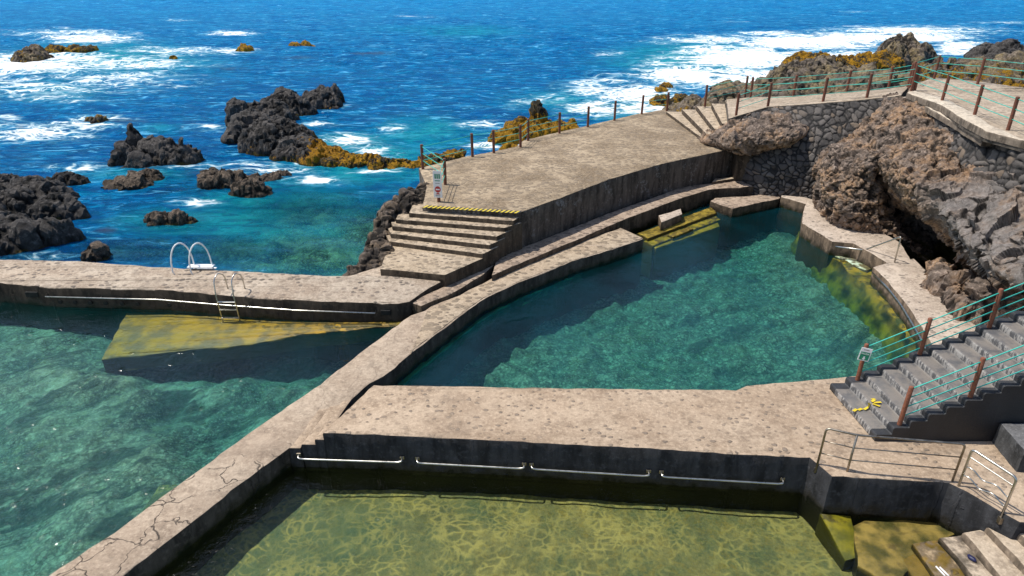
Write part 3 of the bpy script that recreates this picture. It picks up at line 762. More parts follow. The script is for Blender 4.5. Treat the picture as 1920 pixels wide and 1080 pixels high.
slab('wall_foot', PX([(1335, 341), (1385, 333), (1388, 329), (1340, 335)], .86), .5, M['step'], t, seed=5, rough=.02, zb=.3)
# striped warning tape on the nosing
a, b = P(792, 389, DK + .03), P(972, 400, DK + .03)
tp = thing('warning_tape', 'black and yellow striped tape along the top edge of the deck stairs', 'tape', a)
dv = (b - a); nv = Vector((-dv.y, dv.x, 0)).normalized() * .26
ym = MB(); km = MB(); N = 21
for k in range(N):
    for m_, s_, e_ in ((ym, 0, .5), (km, .5, 1.)):
        p0 = a + dv * ((k + s_) / N); p1 = a + dv * ((k + e_) / N); sk = dv * (.6 / N)
        m_.add([p0, p1, p1 + nv + sk, p0 + nv + sk], [(0, 1, 2, 3)])
ym.build('yellow_stripes', M['tape_y'], tp); km.build('black_stripes', M['tape_k'], tp)

# deck stairs: six risers down to the landing
t = thing('deck_stairs', 'wide worn concrete stairs of five treads and a landing going down from the deck', 'stairs', Vector((-2.5, 23, 0)))
tr_px = [((767, 399), (962, 414)), ((742, 411), (946, 427)), ((736, 424), (931, 443)), ((733, 438), (917, 459)), ((729, 452), (905, 476))]
rise = .175
rows_ = []
for k, (a, b) in enumerate(tr_px):
    z = DK - rise * (k + 1); rows_.append((P(*a, z), P(*b, z)))
back0 = (Vector((-3.6, 25.2, 0)), Vector((.35, 24.5, 0)))
for k, (a, b) in enumerate(rows_):
    z = a.z
    bl, br = (rows_[k - 1] if k else back0)
    bl = Vector((min(bl.x, a.x + .3) - .3, bl.y + .45, z)); br = Vector((br.x + .35, br.y + .3, z))
    slab('tread', [a, b, br, bl], rise + .5, M['step'], t, edge=.03, rough=.014, seed=20 + k, zb=-.2)
LZ = DK - rise * 6
ld = PX([(713, 504), (834, 515), (906, 484), (912, 470), (730, 458)], LZ)
slab('landing', ld, .8, M['step'], t, edge=.03, rough=.016, seed=28, zb=.0)

# steps up from the deck to the path
t = thing('upper_stairs', 'short flight of pale fanned steps rising from the deck to the fenced path', 'stairs', Vector((11.5, 37, DK)))
fl = [((1249, 209), (1316, 258)), ((1279, 205), (1326, 252)), ((1306, 199), (1340, 242)), ((1334, 194), (1354, 231)), ((1360, 188), (1370, 224))]
for k, (a, b) in enumerate(fl):
    z = DK + .26 * (k + 1) - .1
    p0, p1 = P(*a, z), P(*b, z)
    e = Vector((1.3 if k < 4 else .8, -.1, 0))
    slab('tread', [p0, p1, p1 + e, p0 + e], .9, M['step'], t, edge=.03, rough=.015, seed=30 + k)
# the path and the platform it leads to
pf = [P(1366, 222, 3.45), P(1440, 200, 4.0), P(1543, 193, 4.5), P(1625, 186, 4.8), P(1690, 178, 5.15)]
pb = [P(1362, 186, 3.45), P(1407, 182, 3.6), P(1487, 180, 4.0), P(1587, 172, 4.4), P(1665, 166, 4.75), P(1704, 162, 5.1)]
tag(slab('path', pf + pb[::-1], 2, M['path'], rough=.02, seed=37, zb=1.), kind='structure')
plat = [P(1700, 176, 5.35), P(1740, 190, 5.4), P(1766, 200, 5.42), P(1800, 222, 5.45), P(1850, 249, 5.5), P(1925, 268, 5.5)] + [Vector((24, 20, 5.5)), Vector((30, 22, 5.5)), Vector((30, 30.6, 5.5)), P(1920, 164, 5.5), P(1832, 152, 5.5), P(1750, 145, 5.35), P(1708, 160, 5.3)]
t = thing('platform', 'high fenced terrace paved in pale stone at the top right', 'terrace', Vector((20, 28, 4)))
slab('paving', plat, .3, M['path'], t, seed=38, rough=.02)
lip0 = [P(1692, 182, 5.15), P(1712, 186, 5.2), P(1780, 224, 5.2), P(1843, 262, 5.2)]
kb = plat[:6] + [plat[5] + Vector((.2, 1.2, .0)), plat[4] + Vector((.7, .9, 0)), plat[3] + Vector((.85, .55, 0)), plat[1] + Vector((.9, .3, 0)), plat[0] + Vector((.6, .5, 0))]
slab('kerb', [q + Vector((-.02, -.03, .06)) for q in kb], .25, M['kerb'], t, seed=39, rough=.02)
lp = lip0 + [lip0[3] + Vector((.7, .1, 0)), lip0[2] + Vector((.7, .2, 0)), lip0[0] + Vector((.5, .3, 0))]
slab('lower_lip', lp, .22, M['kerb'], t, seed=40, rough=.02)

# right rim of the middle pool, with a wet gap where people step in
r1 = PX([(1513, 375), (1506, 396), (1504, 418), (1560, 452), (1600, 456), (1640, 478), (1662, 492)], .6)
r1b = PX([(1710, 490), (1690, 455), (1655, 436), (1600, 427), (1545, 405), (1538, 375)], .6)
slab('back_walkway', r1 + r1b, 2.4, M['rim'], rough=.025, seed=42, zb=-2.)
tag(C.objects['back_walkway'], 'pale concrete rim under the big boulder at the back right of the middle pool', 'rim')
r2 = PX([(1637, 500), (1665, 528), (1700, 570), (1722, 603), (1745, 640), (1757, 672), (1740, 700)], .6)
r2 = r2 + [Vector((13.2, 15.2, .6)), Vector((15.5, 17, .6))] + PX([(1830, 610), (1790, 580), (1760, 545), (1735, 505), (1714, 484), (1664, 492)], .6)
o = slab('back_walkway', r2, 2.4, M['rim'], rough=.025, seed=44, zb=-2.)
tag(o, 'pebbled concrete rim curving under the dark stairs at the right of the middle pool', 'rim')
t = thing('water_inlet', 'low algae-covered sill with a pale turquoise crust in the gap of the right pool rim', 'sill', P(1610, 485, 0))
slab('sill', PX([(1560, 472), (1625, 506), (1672, 496), (1640, 478), (1570, 456)], -.03), 1.2, M['algae'], t, rough=.02, seed=46, zb=-1.4)
slab('pale_crust', PX([(1562, 477), (1585, 487), (1608, 500), (1626, 507), (1646, 498), (1618, 490), (1590, 482)], .025), .2, M['pale'], t, rough=.03, step=.12, seed=47, edge=.03)
ALX = PX([(1503, 428), (1570, 488), (1635, 545), (1685, 605), (1735, 668), (1760, 700), (1790, 690), (1745, 620), (1690, 545), (1640, 500), (1575, 455), (1512, 415)], -.05)
tag(slab('sunken_ledge', ALX, 1.4, M['rimweed'], rough=.09, seed=48, zb=-1.5, batter=.5, rows=9), 'yellow algae-covered ledge just under water along the right pool rim', 'ledge')
gs = PX([(1140, 480), (1110, 503), (1030, 535), (960, 565), (895, 605), (840, 650), (775, 700), (745, 735)], -.10)
gi = PX([(735, 700), (800, 640), (880, 580), (970, 530), (1130, 470)], -.10)
tag(slab('mossy_shelf', gs + gi, .35, M['moss'], rough=.07, step=.15, seed=49, edge=.08), 'bright green mossy shelf along the waterline below the cobbled rim', 'shelf')
# weedy steps into the pool
t = thing('pool_steps', 'yellow weed-covered steps leading down into the middle pool', 'steps', P(1280, 430, 0))
for k, (pts, z) in enumerate([([(1195, 437), (1215, 447), (1345, 398), (1333, 388)], .12), ([(1207, 452), (1224, 460), (1352, 411), (1340, 403)], -.02), ([(1213, 459), (1230, 465), (1350, 424), (1345, 415)], -.12), ([(1252, 440), (1262, 444), (1300, 429), (1292, 424)], .08)]):
    slab('step', PX(pts, z), 1.2, M['algae'], t, seed=50 + k, rough=.025, zb=-1.6)
tag(slab('stone_block', PX([(1235, 404), (1240, 417), (1279, 401), (1277, 391)], .50), .9, M['rim'], edge=.04, rough=.02, seed=55), 'short pale block standing over the weedy pool steps', 'block')

# slab under water in the left pool
sl = [P(236, 588, -.22), P(190, 674, -.42), P(470, 645, -.2), P(580, 626, .0), P(760, 608, .06), P(760, 596, .06), P(520, 590, -.02), P(350, 582, -.15)]
tag(slab('sunken_slab', sl, .5, M['slab'], rough=.05, seed=57, edge=.03), 'tilted yellow slab lying under water in the left pool', 'slab')

# ------------------------------------------------------------------ dark stairs on the right
t = thing('grey_stairs', 'dark grey painted stairs with worn treads climbing to the right edge', 'stairs', Vector((9.5, 13.2, WZ)))
NS = 17; RUN = .349; RI = .185; X0 = 7.95
verts = []; faces = []; pa = []
ysec = [(12.20, 1.), (12.42, 1.), (12.421, 0.), (13.99, 0.), (13.991, 1.), (14.24, 1.)]
prof = []
for k in range(NS):
    x = X0 + RUN * k; z = WZ + RI * (k + 1)
    e = .018
    prof += [(x, z - RI + .02), (x - .008, z - .06), (x, z - e), (x + e, z), (x + RUN - .02, z)]
n_ = len(prof)
for j, (y, pv) in enumerate(ysec):
    for i, (x, z) in enumerate(prof):
        jig = .012 * math.sin(i * 12.9 + j * 3.1)
        sx = (y - 14.24) * -.075           # the flight is slightly fanned
        verts.append((x + sx + jig * .4, y, z + jig * .3)); pa.append(pv)
for j in range(len(ysec) - 1):
    for i in range(n_ - 1):
        faces.append((j * n_ + i, (j + 1) * n_ + i, (j + 1) * n_ + i + 1, j * n_ + i + 1)[::-1])
mesh('treads', verts, faces, M['paint'], t, sharp=40, attrs={'paint': ('FLOAT', pa)})
for side, y in ((0, 12.2), (1, 14.24)):
    w = MB(); base = []
    sx = (y - 14.24) * -.075
    pts = [(x + sx, y, z) for x, z in prof] + [(prof[-1][0] + sx, y, .3), (prof[0][0] + sx, y, .3)]
    pts = [(x + sx, y, z) for x, z in prof] + [(prof[-1][0] + sx, y, .9), (prof[0][0] + sx, y, .9)]
    w.add(pts, [tuple(range(len(pts)))[::-1] if side == 0 else tuple(range(len(pts)))])
    w.build('side_wall', M['black'], t)
MB().box((7.95 + RUN * NS, 13.2, 2.5), (.02, 0, 0), (0, 1.1, 0), (0, 0, 1.7)).build('end_wall', M['black'], t)
tag(slab('grey_block', [Vector((10.62, 11.2, 1.55)), Vector((13, 11.2, 1.55)), Vector((13, 12.17, 1.55)), Vector((10.72, 12.17, 1.55))], .7, M['greyblock'], edge=.04, seed=60), 'dark grey block against the stair wall at the right edge', 'block')
# torn tape on the lowest treads
tp = thing('torn_tape', 'crumpled scrap of yellow tape lying on the bottom two grey steps', 'tape', P(1620, 760, 1.2))
def ribbon(name, pts, w, mat, parent):
    m_ = MB(); v = []
    for i, p in enumerate(pts):
        p = Vector(p); a = Vector(pts[max(i - 1, 0)]); b = Vector(pts[min(i + 1, len(pts) - 1)])
        s_ = (b - a).cross(Vector((0, 0, 1))).normalized() * w
        v += [p - s_, p + s_ + Vector((0, 0, .01))]
    return m_.add(v, [(2 * i, 2 * i + 1, 2 * i + 3, 2 * i + 2) for i in range(len(pts) - 1)]).build(name, mat, parent)
z1, z2 = WZ + RI + .02, WZ + 2 * RI + .02
for seg in ([(1600, 771, z1), (1606, 767, z1 + .01)], [(1609, 769, z1), (1616, 766, z1 + .01)], [(1620, 768, z1), (1627, 764, z1 + .03), (1630, 756, z2)], [(1634, 753, z2), (1640, 750, z2 + .03)], [(1636, 757, z2), (1650, 762, z2 + .01)], [(1638, 755, z2), (1652, 754, z2 + .02)], [(1634, 749, z2 + .01), (1641, 748, z2)]):
    ribbon('scrap', [P(*s_) for s_ in seg], .035, M['tape_y'], tp)

# ------------------------------------------------------------------ bottom right corner: steps into the children's pool
t = thing('entry_steps', 'pale pebbled steps descending to the water in the bottom right corner', 'steps', Vector((10, 9, 0)))
EX = [((1712, 1018), (1790, 1135), .035, 'wetstep'), ((1762, 1007), (1826, 1080), .19, 'lightstep'), ((1806, 997), (1875, 1077), .36, 'lightstep'), ((1850, 986), (1920, 1060), .53, 'lightstep'), ((1886, 975), (1956, 1046), .70, 'lightstep'), ((1915, 963), (1985, 1030), .87, 'lightstep')]
for k, (a, b, z, m_) in enumerate(EX):
    p0, p1 = P(*a, z), P(*b, z)
    d = (p1 - p0)
    p1 = p0 + d.normalized() * 2.6; w = .62 if k < 5 else 1.6
    slab('tread', [p0, p1, p1 + Vector((w, .05, 0)), p0 + Vector((w, .1, 0))], .5, M[m_], t, edge=.045, rough=.025, seed=70 + k, zb=-.9)
# submerged shelf and wedge of the corner
tag(slab('sunken_shelf', PX([(1600, 985), (1610, 1060), (1680, 1100), (1760, 1010), (1850, 985), (1790, 972), (1620, 975)], -.10), 1, M['shelf'], rough=.05, seed=80), 'shallow brown shelf under water below the steel railing', 'shelf')
tag(slab('sunken_wedge', [P(1537, 962, .0), P(1595, 967, -.05), P(1617, 1042, -.22), P(1585, 1050, -.25)], 1., M['shelf2'], rough=.03, seed=81), 'green slimy wedge of concrete sloping into the bottom pool', 'wedge')
tag(slab('sunken_step', PX([(1690, 1048), (1735, 1130), (1790, 1130), (1728, 1030)], -.10), .8, M['wetstep'], rough=.03, seed=83), 'brown wet step just under water beside the lowest pale step', 'step')
bo = MB(); c = P(1822, 1047, .21); d1 = Vector((.02, -.1, 0)); d2 = Vector((.045, .01, 0))
for zz, s_ in ((0, .9), (.03, 1.1), (.055, .8), (.065, .3)):
    bo.v += [tuple(c + Vector((d2.x * math.cos(a) * s_ * 1.2 + d1.x * math.sin(a) * s_, d1.y * math.sin(a) * s_ * .8 + .01 * math.sin(3 * a), zz - .02))) for a in [k * math.pi / 6 for k in range(12)]]
bo.f = [(r_ * 12 + k, r_ * 12 + (k + 1) % 12, r_ * 12 + 12 + (k + 1) % 12, r_ * 12 + 12 + k) for r_ in range(3) for k in range(12)] + [tuple(36 + k for k in range(12))]
tag(bo.build('swim_cap', M['blue'], None, True), 'small crumpled navy cap left on a pale step', 'cap')
wl = MB()
for du in (0, 7):
    wl.tube([P(1755 + du, 1062 + du * .2, .03), P(1772 + du, 1080, .03), P(1785 + du, 1075 - du * .4, .03)][:2], .018, 6)
tag(wl.build('white_bracket', M['white'], None, True), 'thin white metal bracket lying on the lowest wet step', 'bracket')

# ------------------------------------------------------------------ ROCKS
def heap(name, label, bumps, mat, res=.09, seed=0, rug=.22, lump=.55, weed=None, cat='rock', parent=None, group=None, basez=-.45, blocky=0., fine=1.7, clod=2.5, chips=.38):
    """a heap of lava: bumps are (x, y, height, radius x, radius y)"""
    b = np.array([q if len(q) == 5 else (*q, q[3]) for q in bumps], float)
    x0, x1 = (b[:, 0] - b[:, 3] * 1.25).min(), (b[:, 0] + b[:, 3] * 1.25).max()
    y0, y1 = (b[:, 1] - b[:, 4] * 1.25).min(), (b[:, 1] + b[:, 4] * 1.25).max()
    res = res * .75
    nx, ny = min(300, max(14, int((x1 - x0) / res))), min(300, max(14, int((y1 - y0) / res)))
    X, Y = np.meshgrid(np.linspace(x0, x1, nx), np.linspace(y0, y1, ny), indexing='ij')
    p = np.stack([X.ravel(), Y.ravel(), 0 * X.ravel()], 1)
    size = b[:, 3].mean(); k = 1 / max(.45, min(size, 3.))
    w = np.stack([fbm(p * 1.1 * k, seed, 4), fbm(p * 1.1 * k + 40, seed + 3, 4)], 1) * (.32 / k)
    h = np.full(len(p), -9.)
    for bx, by, bh, rx, ry in b:
        d2 = ((p[:, 0] + w[:, 0] - bx) / rx) ** 2 + ((p[:, 1] + w[:, 1] - by) / ry) ** 2
        q = np.where(d2 < 1, np.clip(1 - d2, 0, 1) ** .56, -(np.sqrt(d2) - 1) * 1.6)
        h = np.maximum(h, (bh - basez) * q + basez)
    hh = np.clip(h + .5, 0, 1.3)
    f1, f2, c1 = worley(p * k * 1.9 + np.array([0, 0, .3]) + w.mean(1)[:, None], seed + 1)
    rel = lump * (.42 * (1 - f1 * 1.35)) + rug * (fbm(p * k * 3, seed + 2, 4) * .7 + .4 * ridge(p * k * 2.2, seed + 5, 4) - .1) + blocky * (c1 - .5)
    z = h + rel * hh * min(1.2, max(.28, size * .55))
    G = np.stack([p[:, 0], p[:, 1], z], 1).reshape(nx, ny, 3)
    nn = np.cross(np.gradient(G, axis=0), np.gradient(G, axis=1)); nn /= np.linalg.norm(nn, axis=2, keepdims=True) + 1e-9
    q3 = G.reshape(-1, 3)
    cpm = np.clip(chips + .9 * fbm(q3 * .7 * k, seed + 40, 3), 0, .9)
    rk, cav = rubble(q3, seed + 15, fine, cpm)
    v = q3 + nn.reshape(-1, 3) * (rk * clod * np.clip(hh * 1.6, .15, 1))[:, None]
    z = v[:, 2]
    wd = np.zeros(len(p))
    if weed is not None:
        wd = weed(v) if callable(weed) else np.full(len(p), float(weed))
    f = np.array(grid_faces(nx, ny))
    f = f[(z[f] > basez).any(1)]
    used, inv = np.unique(f, return_inverse=True)
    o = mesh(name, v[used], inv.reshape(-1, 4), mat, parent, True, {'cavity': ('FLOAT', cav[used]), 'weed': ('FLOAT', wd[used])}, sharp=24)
    if label: tag(o, label, cat, group)
    return o
def B(u, v, hgt, ru, rv=None, z=0.):
    """bump from the pixel of its base, radii in pixels"""
    c = P(u, v, z); e = P(u + ru, v, z)
    rx = abs(e.x - c.x)
    return (c.x, c.y, hgt, rx, rx * (rv or .8))
def weed_low(z0, z1, amt=1.):
    return lambda v: amt * np.clip((z1 - v[:, 2]) / (z1 - z0), 0, 1)
RK = 'lava rocks in the sea'
heap('sea_rock', 'black rock with a pointed fin and rounded back standing alone in the sea', [B(236, 304, .95, 34), B(262, 292, 1.75, 22, .6), B(310, 300, 1.15, 66, .65), B(345, 298, .75, 40, .7), B(255, 315, .7, 40, .5)], M['rock_sea'], .07, 3, .10, .32, group=RK, blocky=.2)
heap('sea_rock', 'low barnacled rock just below the pointed black rock', [B(240, 345, .30, 55, .55), B(285, 335, .32, 40, .6), B(210, 348, .15, 26, .8)], M['rock_low'], .06, 5, .25, .45, group=RK)
heap('sea_rock', 'largest lava outcrop mid left with orange weed along its shoreward tail', [B(480, 262, 1.7, 58, .8), B(450, 235, 1.7, 30, .7), B(520, 275, 1.35, 75, .7), B(560, 292, .9, 60, .6), B(540, 212, 1.35, 55, .6), B(600, 200, 1.25, 45, .7), B(500, 225, 1.2, 60, .7), B(630, 190, .9, 16, .9), B(600, 298, .55, 55, .55)], M['rock_sea'], .085, 7, .26, .6, group=RK, weed=lambda v: np.clip((v[:, 0] + 13.2) * .3, 0, .62) + np.clip((.85 - v[:, 2]) * .4, -.3, .25))
heap('weedy_reef', 'ridge of rock covered in orange weed running from the outcrop to the deck corner', [B(630, 303, 0.39, 45, .6), B(680, 305, 0.35, 50, .5), B(720, 308, 0.32, 45, .5), B(765, 310, 0.35, 45, .5), B(810, 305, 0.39, 45, .6), B(845, 298, 0.35, 25, .8)], M['weedrock'], .07, 9, .25, .5, weed=0.52, group=RK)
heap('sea_rock', 'barnacled rock in front of the large outcrop, left of a low companion', [B(420, 345, .62, 48, .7), B(400, 340, .5, 30, .8)], M['rock_low'], .06, 11, .28, .5, group=RK)
heap('sea_rock', 'low brown rock with a flat tongue pointing right in front of the outcrop', [B(470, 362, .45, 42, .6), B(500, 340, .40, 40, .5), B(530, 332, .28, 25, .6)], M['rock_low'], .06, 13, .28, .5, group=RK)
heap('sea_rock', 'broad black lava shelf at the left edge above the sea wall', [B(30, 455, .95, 70, .6), B(95, 450, .85, 55, .5), B(20, 400, 1.0, 80, .6), B(110, 405, .75, 55, .5), B(70, 370, .75, 70, .6), B(120, 345, .4, 40, .5), B(-20, 470, .9, 60, .6), B(-40, 420, 1.0, 70, .6), B(0, 360, .6, 60, .6)], M['rock_sea'], .085, 15, .28, .55, group=RK, blocky=.15)
heap('sea_rock', 'small flat rock awash in the middle of the inlet', [B(300, 416, .34, 38, .5), B(340, 415, .34, 30, .5)], M['rock_low'], .05, 17, .2, .5, group=RK)
heap('sea_rock', 'small dark rock close to the sea wall on the left', [B(180, 482, .42, 30, .7)], M['rock_low'], .05, 19, .25, .5, group=RK)
heap('sea_rock', 'brown rock sitting in white surf at the far left', [B(62, 113, 1.1, 32, 1.2), B(75, 112, 1.4, 15, 1.2)], M['coast'], .14, 21, .3, .7, weed=.28, group=RK)
heap('weedy_reef', 'thin ledge of orange weed behind the far left surf rock', [B(105, 96, 0.49, 22, .9), B(140, 97, 0.56, 26, .8), B(165, 95, 0.42, 18, .8)], M['weedrock'], .16, 23, .3, .6, weed=0.48, group=RK)
heap('weedy_reef', 'tiny orange weed patch left of the thin weedy ledge', [B(65, 90, 0.35, 10, .8)], M['weedrock'], .2, 24, .3, .5, weed=0.60, group=RK)
heap('weedy_reef', 'round orange weed mound in the open sea, left of a longer one', [B(459, 95, 0.52, 16, 1.)], M['weedrock'], .15, 25, .3, .5, weed=0.62, group=RK)
heap('weedy_reef', 'long orange weed mound farthest right in the open sea at left', [B(553, 89, 0.49, 14, .8), B(575, 88, 0.56, 14, .9)], M['weedrock'], .15, 27, .3, .5, weed=0.64, group=RK)
heap('weedy_reef', 'smallest orange weed speck between the surf rock and the round mound', [B(325, 110, 0.32, 7, .9)], M['weedrock'], .12, 29, .2, .4, weed=0.65, group=RK)
heap('sea_rock', 'little black and orange rock in foam above the pointed rock', [B(187, 231, .62, 10, 1.), B(170, 228, .3, 12, .8), B(200, 230, .3, 10, .8)], M['coast'], .08, 31, .3, .5, weed=.42, group=RK)
heap('weedy_reef', 'dark knob of rock thick with orange weed just behind the deck railing', [B(985, 252, .8, 50, .7), B(1010, 243, 1.75, 17, .8), B(950, 262, .5, 35, .8), B(1040, 245, .55, 45, .6), B(1065, 240, .4, 30, .7), B(960, 285, .4, 30, .6)], M['weedrock'], .08, 33, .3, .6, group=RK, weed=lambda v: .68 - .45 * np.clip(v[:, 2] - .6, 0, 1.2))
heap('weedy_reef', 'orange weed patch in surf behind the far end of the deck railing', [B(1240, 196, 0.63, 25, .8), B(1275, 192, 0.56, 20, .8)], M['weedrock'], .12, 35, .3, .5, weed=0.50, group=RK)
heap('weedy_reef', 'small orange reef in white water beyond the deck stairs to the path', [B(1248, 165, 0.42, 14, .8), B(1235, 172, 0.21, 20, .6)], M['weedrock'], .14, 37, .3, .5, weed=0.56, group=RK)
# rocky coast behind the path
def QB(u, v, y, rx, ry):
    c = Q(u, v, y); return (c.x, c.y, c.z, rx, ry)
heap('coast_rock', 'brown rocks directly behind the fenced path', [QB(1335, 188, 47, 3.2, 3.), QB(1300, 201, 48, 2.5, 2.5), QB(1380, 166, 47, 3.5, 3.), QB(1430, 166, 45, 3.2, 3.4), QB(1480, 164, 44, 3, 3), QB(1370, 176, 42, 2, 2)], M['coast'], .12, 41, .35, .8, weed=lambda v: np.clip(.62 - v[:, 2] * .22, 0, 1), cat='rock', group='rocks along the coast')
heap('coast_rock', 'dark humped rock behind the middle of the fenced path', [QB(1530, 122, 54, 4, 4), QB(1490, 139, 52, 3, 4), QB(1570, 136, 52, 4, 4), QB(1620, 139, 49, 4, 4), QB(1660, 144, 46, 4, 4)], M['coast'], .13, 43, .45, .9, weed=lambda v: np.clip(.05 + (v[:, 0] - 27) * .03, 0, .45), cat='rock', group='rocks along the coast')
heap('weedy_reef', 'long orange weed shelf at the edge of the breaking surf top right', [QB(1525, 106, 70, 3.2, 2.5), QB(1570, 112, 68, 4, 2.5), QB(1625, 106, 70, 3.5, 2.), QB(1655, 102, 71, 2.5, 2.), QB(1500, 120, 67, 2, 2)], M['weedrock'], 0.16, 45, .35, .7, weed=.5, group='rocks along the coast')
heap('coast_rock', 'tall splashed rock with a white foamy face in the surf top right', [QB(1695, 74, 75, 2.4, 2.5), QB(1725, 83, 74, 2.6, 2.5), QB(1680, 86, 73, 2., 2.)], M['coast'], .13, 47, .5, .9, weed=.1, cat='rock', group='rocks along the coast')
heap('coast_rock', 'smooth black rock at the top right corner behind the terrace railing', [QB(1868, 84, 60, 3., 3.), QB(1895, 102, 57, 4, 4), QB(1840, 109, 58, 2.5, 3)], M['rock_sea'], .12, 49, .3, .7, cat='rock', group='rocks along the coast')
heap('coast_rock', 'jumbled brown shore rocks behind the terrace railing', [QB(1790, 126, 52, 4, 4), QB(1850, 119, 52, 4, 4), QB(1910, 119, 50, 5, 4), QB(1960, 119, 50, 5, 5), QB(1820, 144, 44, 4, 4), QB(1900, 142, 43, 4, 4), QB(1760, 132, 55, 4, 4)], M['coast'], .13, 51, .4, .9, weed=lambda v: np.clip(.42 - (v[:, 0] - 30) * .07, .0, .45), cat='rock', group='rocks along the coast')

# sheets of rock: rows of control points blended and roughened
def catmull(a, n):
    a = np.asarray(a, float); m = len(a); t = np.linspace(0, m - 1, n); i = np.clip(np.floor(t).astype(int), 0, m - 2); f = (t - i)
    g = lambda k: a[np.clip(k, 0, m - 1)]
    f = f.reshape((-1,) + (1,) * (a.ndim - 1))
    p0, p1, p2, p3 = g(i - 1), g(i), g(i + 1), g(i + 2)
    return .5 * (2 * p1 + (p2 - p0) * f + (2 * p0 - 5 * p1 + 4 * p2 - p3) * f ** 2 + (3 * p1 - p0 - 3 * p2 + p3) * f ** 3)
def rock_sheet(name, label, cat, ctrl, nu, nv, mat, seed, amp=.3, k=.9, flip=False, block=.0, parent=None, weed=0, chips=0., fine=1., clod=1.2):
    g = catmull(np.array(ctrl), nu); g = np.swapaxes(catmull(np.swapaxes(g, 0, 1), nv), 0, 1)
    du = np.gradient(g, axis=0); dv_ = np.gradient(g, axis=1)
    nn = np.cross(du, dv_); nn /= np.linalg.norm(nn, axis=2, keepdims=True) + 1e-9
    if flip: nn = -nn
    p = g.reshape(-1, 3); nn = nn.reshape(-1, 3)
    lo = .6 * fbm(p * .8 * k, seed + 12, 4) + .3 * ridge(p * .9 * k, seed + 14, 3) + block * facet(p * .75 * k + .3 * np.stack([vnoise(p, 1), vnoise(p, 2), vnoise(p, 3)], 1), seed + 16)[0]
    p1 = p + nn * (lo * amp)[:, None]
    cm = chips(p) if callable(chips) else chips
    rk, cav = rubble(p1, seed + 20, fine, cm)
    v = p1 + nn * (rk * clod)[:, None]
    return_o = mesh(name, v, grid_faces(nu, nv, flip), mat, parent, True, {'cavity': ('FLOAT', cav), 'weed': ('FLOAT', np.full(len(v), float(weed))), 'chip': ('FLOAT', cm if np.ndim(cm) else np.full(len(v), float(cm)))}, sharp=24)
    if label: tag(return_o, label, cat)
    return return_o
# rock under the left corner of the deck
ctrl = []
for col in [[(640, 530, 20.9), (650, 505, 21.4), (675, 480, 22.0), (700, 455, 23.0), (730, 440, 24.5)],
            [(690, 525, 21.0), (690, 480, 21.7), (705, 440, 22.8), (720, 400, 24.5), (735, 385, 25.5)],
            [(730, 505, 21.3), (725, 465, 21.9), (732, 420, 23.2), (742, 370, 25.2), (765, 355, 26.8)]]:
    ctrl.append([Q(*c) for c in col])
t = thing('deck_rock', 'dark craggy rock buttress beside the stairs under the deck corner', 'rock', Vector((-4.6, 23.5, 0)))
heap('crag', None, [(-4.0, 26.2, 2.1, 1.25, 1.8), (-4.7, 25.2, 1.95, .9, 1.2), (-4.95, 24.4, 1.35, .75, .9), (-5.0, 23.5, 1.0, .6, .8), (-5.1, 22.7, .95, .6, .8), (-5.45, 22.0, .75, .65, .7), (-4.6, 22.9, 1.0, .5, .8), (-3.6, 27.6, 2.0, .9, 1.4), (-4.5, 27.2, 1.5, 1.0, 1.2)], M['rock_brown'], .05, 61, .3, .5, parent=t)
# rocks lining the foot of the deck seaward
heap('weedy_reef', 'low weedy rocks at the seaward foot of the deck under the railing', [(-2.5, 31.2, .6, 1.2, 1.0), (-.6, 33.2, .6, 1.4, 1.), (1.6, 36, .5, 1.4, 1.), (4, 38.6, .5, 1.5, 1.), (6.6, 41., .5, 1.5, 1.)], M['weedrock'], .1, 63, .3, .5, weed=.45, group=RK)
# overhanging rock above the pillar
t = thing('overhang_rock', 'brown rock overhanging the corner between the deck and the dry stone wall', 'rock', Vector((12, 33, 2)))
ov = [[(1305, 262, 35.5), (1312, 258, 35.3), (1320, 250, 35.6), (1345, 240, 36.0), (1370, 228, 36)],
      [(1340, 275, 34.0), (1335, 265, 33.6), (1345, 248, 34.0), (1370, 232, 34.8), (1395, 220, 35.5)],
      [(1392, 290, 33.6), (1382, 278, 32.2), (1385, 255, 32.1), (1400, 230, 33.2), (1420, 212, 34.5)],
      [(1430, 290, 33.4), (1432, 278, 31.6), (1440, 255, 31.5), (1440, 232, 32.6), (1450, 208, 34)],
      [(1480, 272, 33.0), (1490, 262, 31.4), (1490, 250, 31.4), (1480, 232, 32.3), (1478, 208, 33.4)],
      [(1500, 260, 33.0), (1512, 245, 32.2), (1508, 235, 32.2), (1500, 228, 32.5), (1490, 215, 33.2)]]
rock_sheet('crag', None, None, [[Q(*c) for c in col] for col in ov], 150, 120, M['cliff'], 71, .2, 1.3, flip=False, parent=t, clod=2.2, fine=2.1, chips=.4)

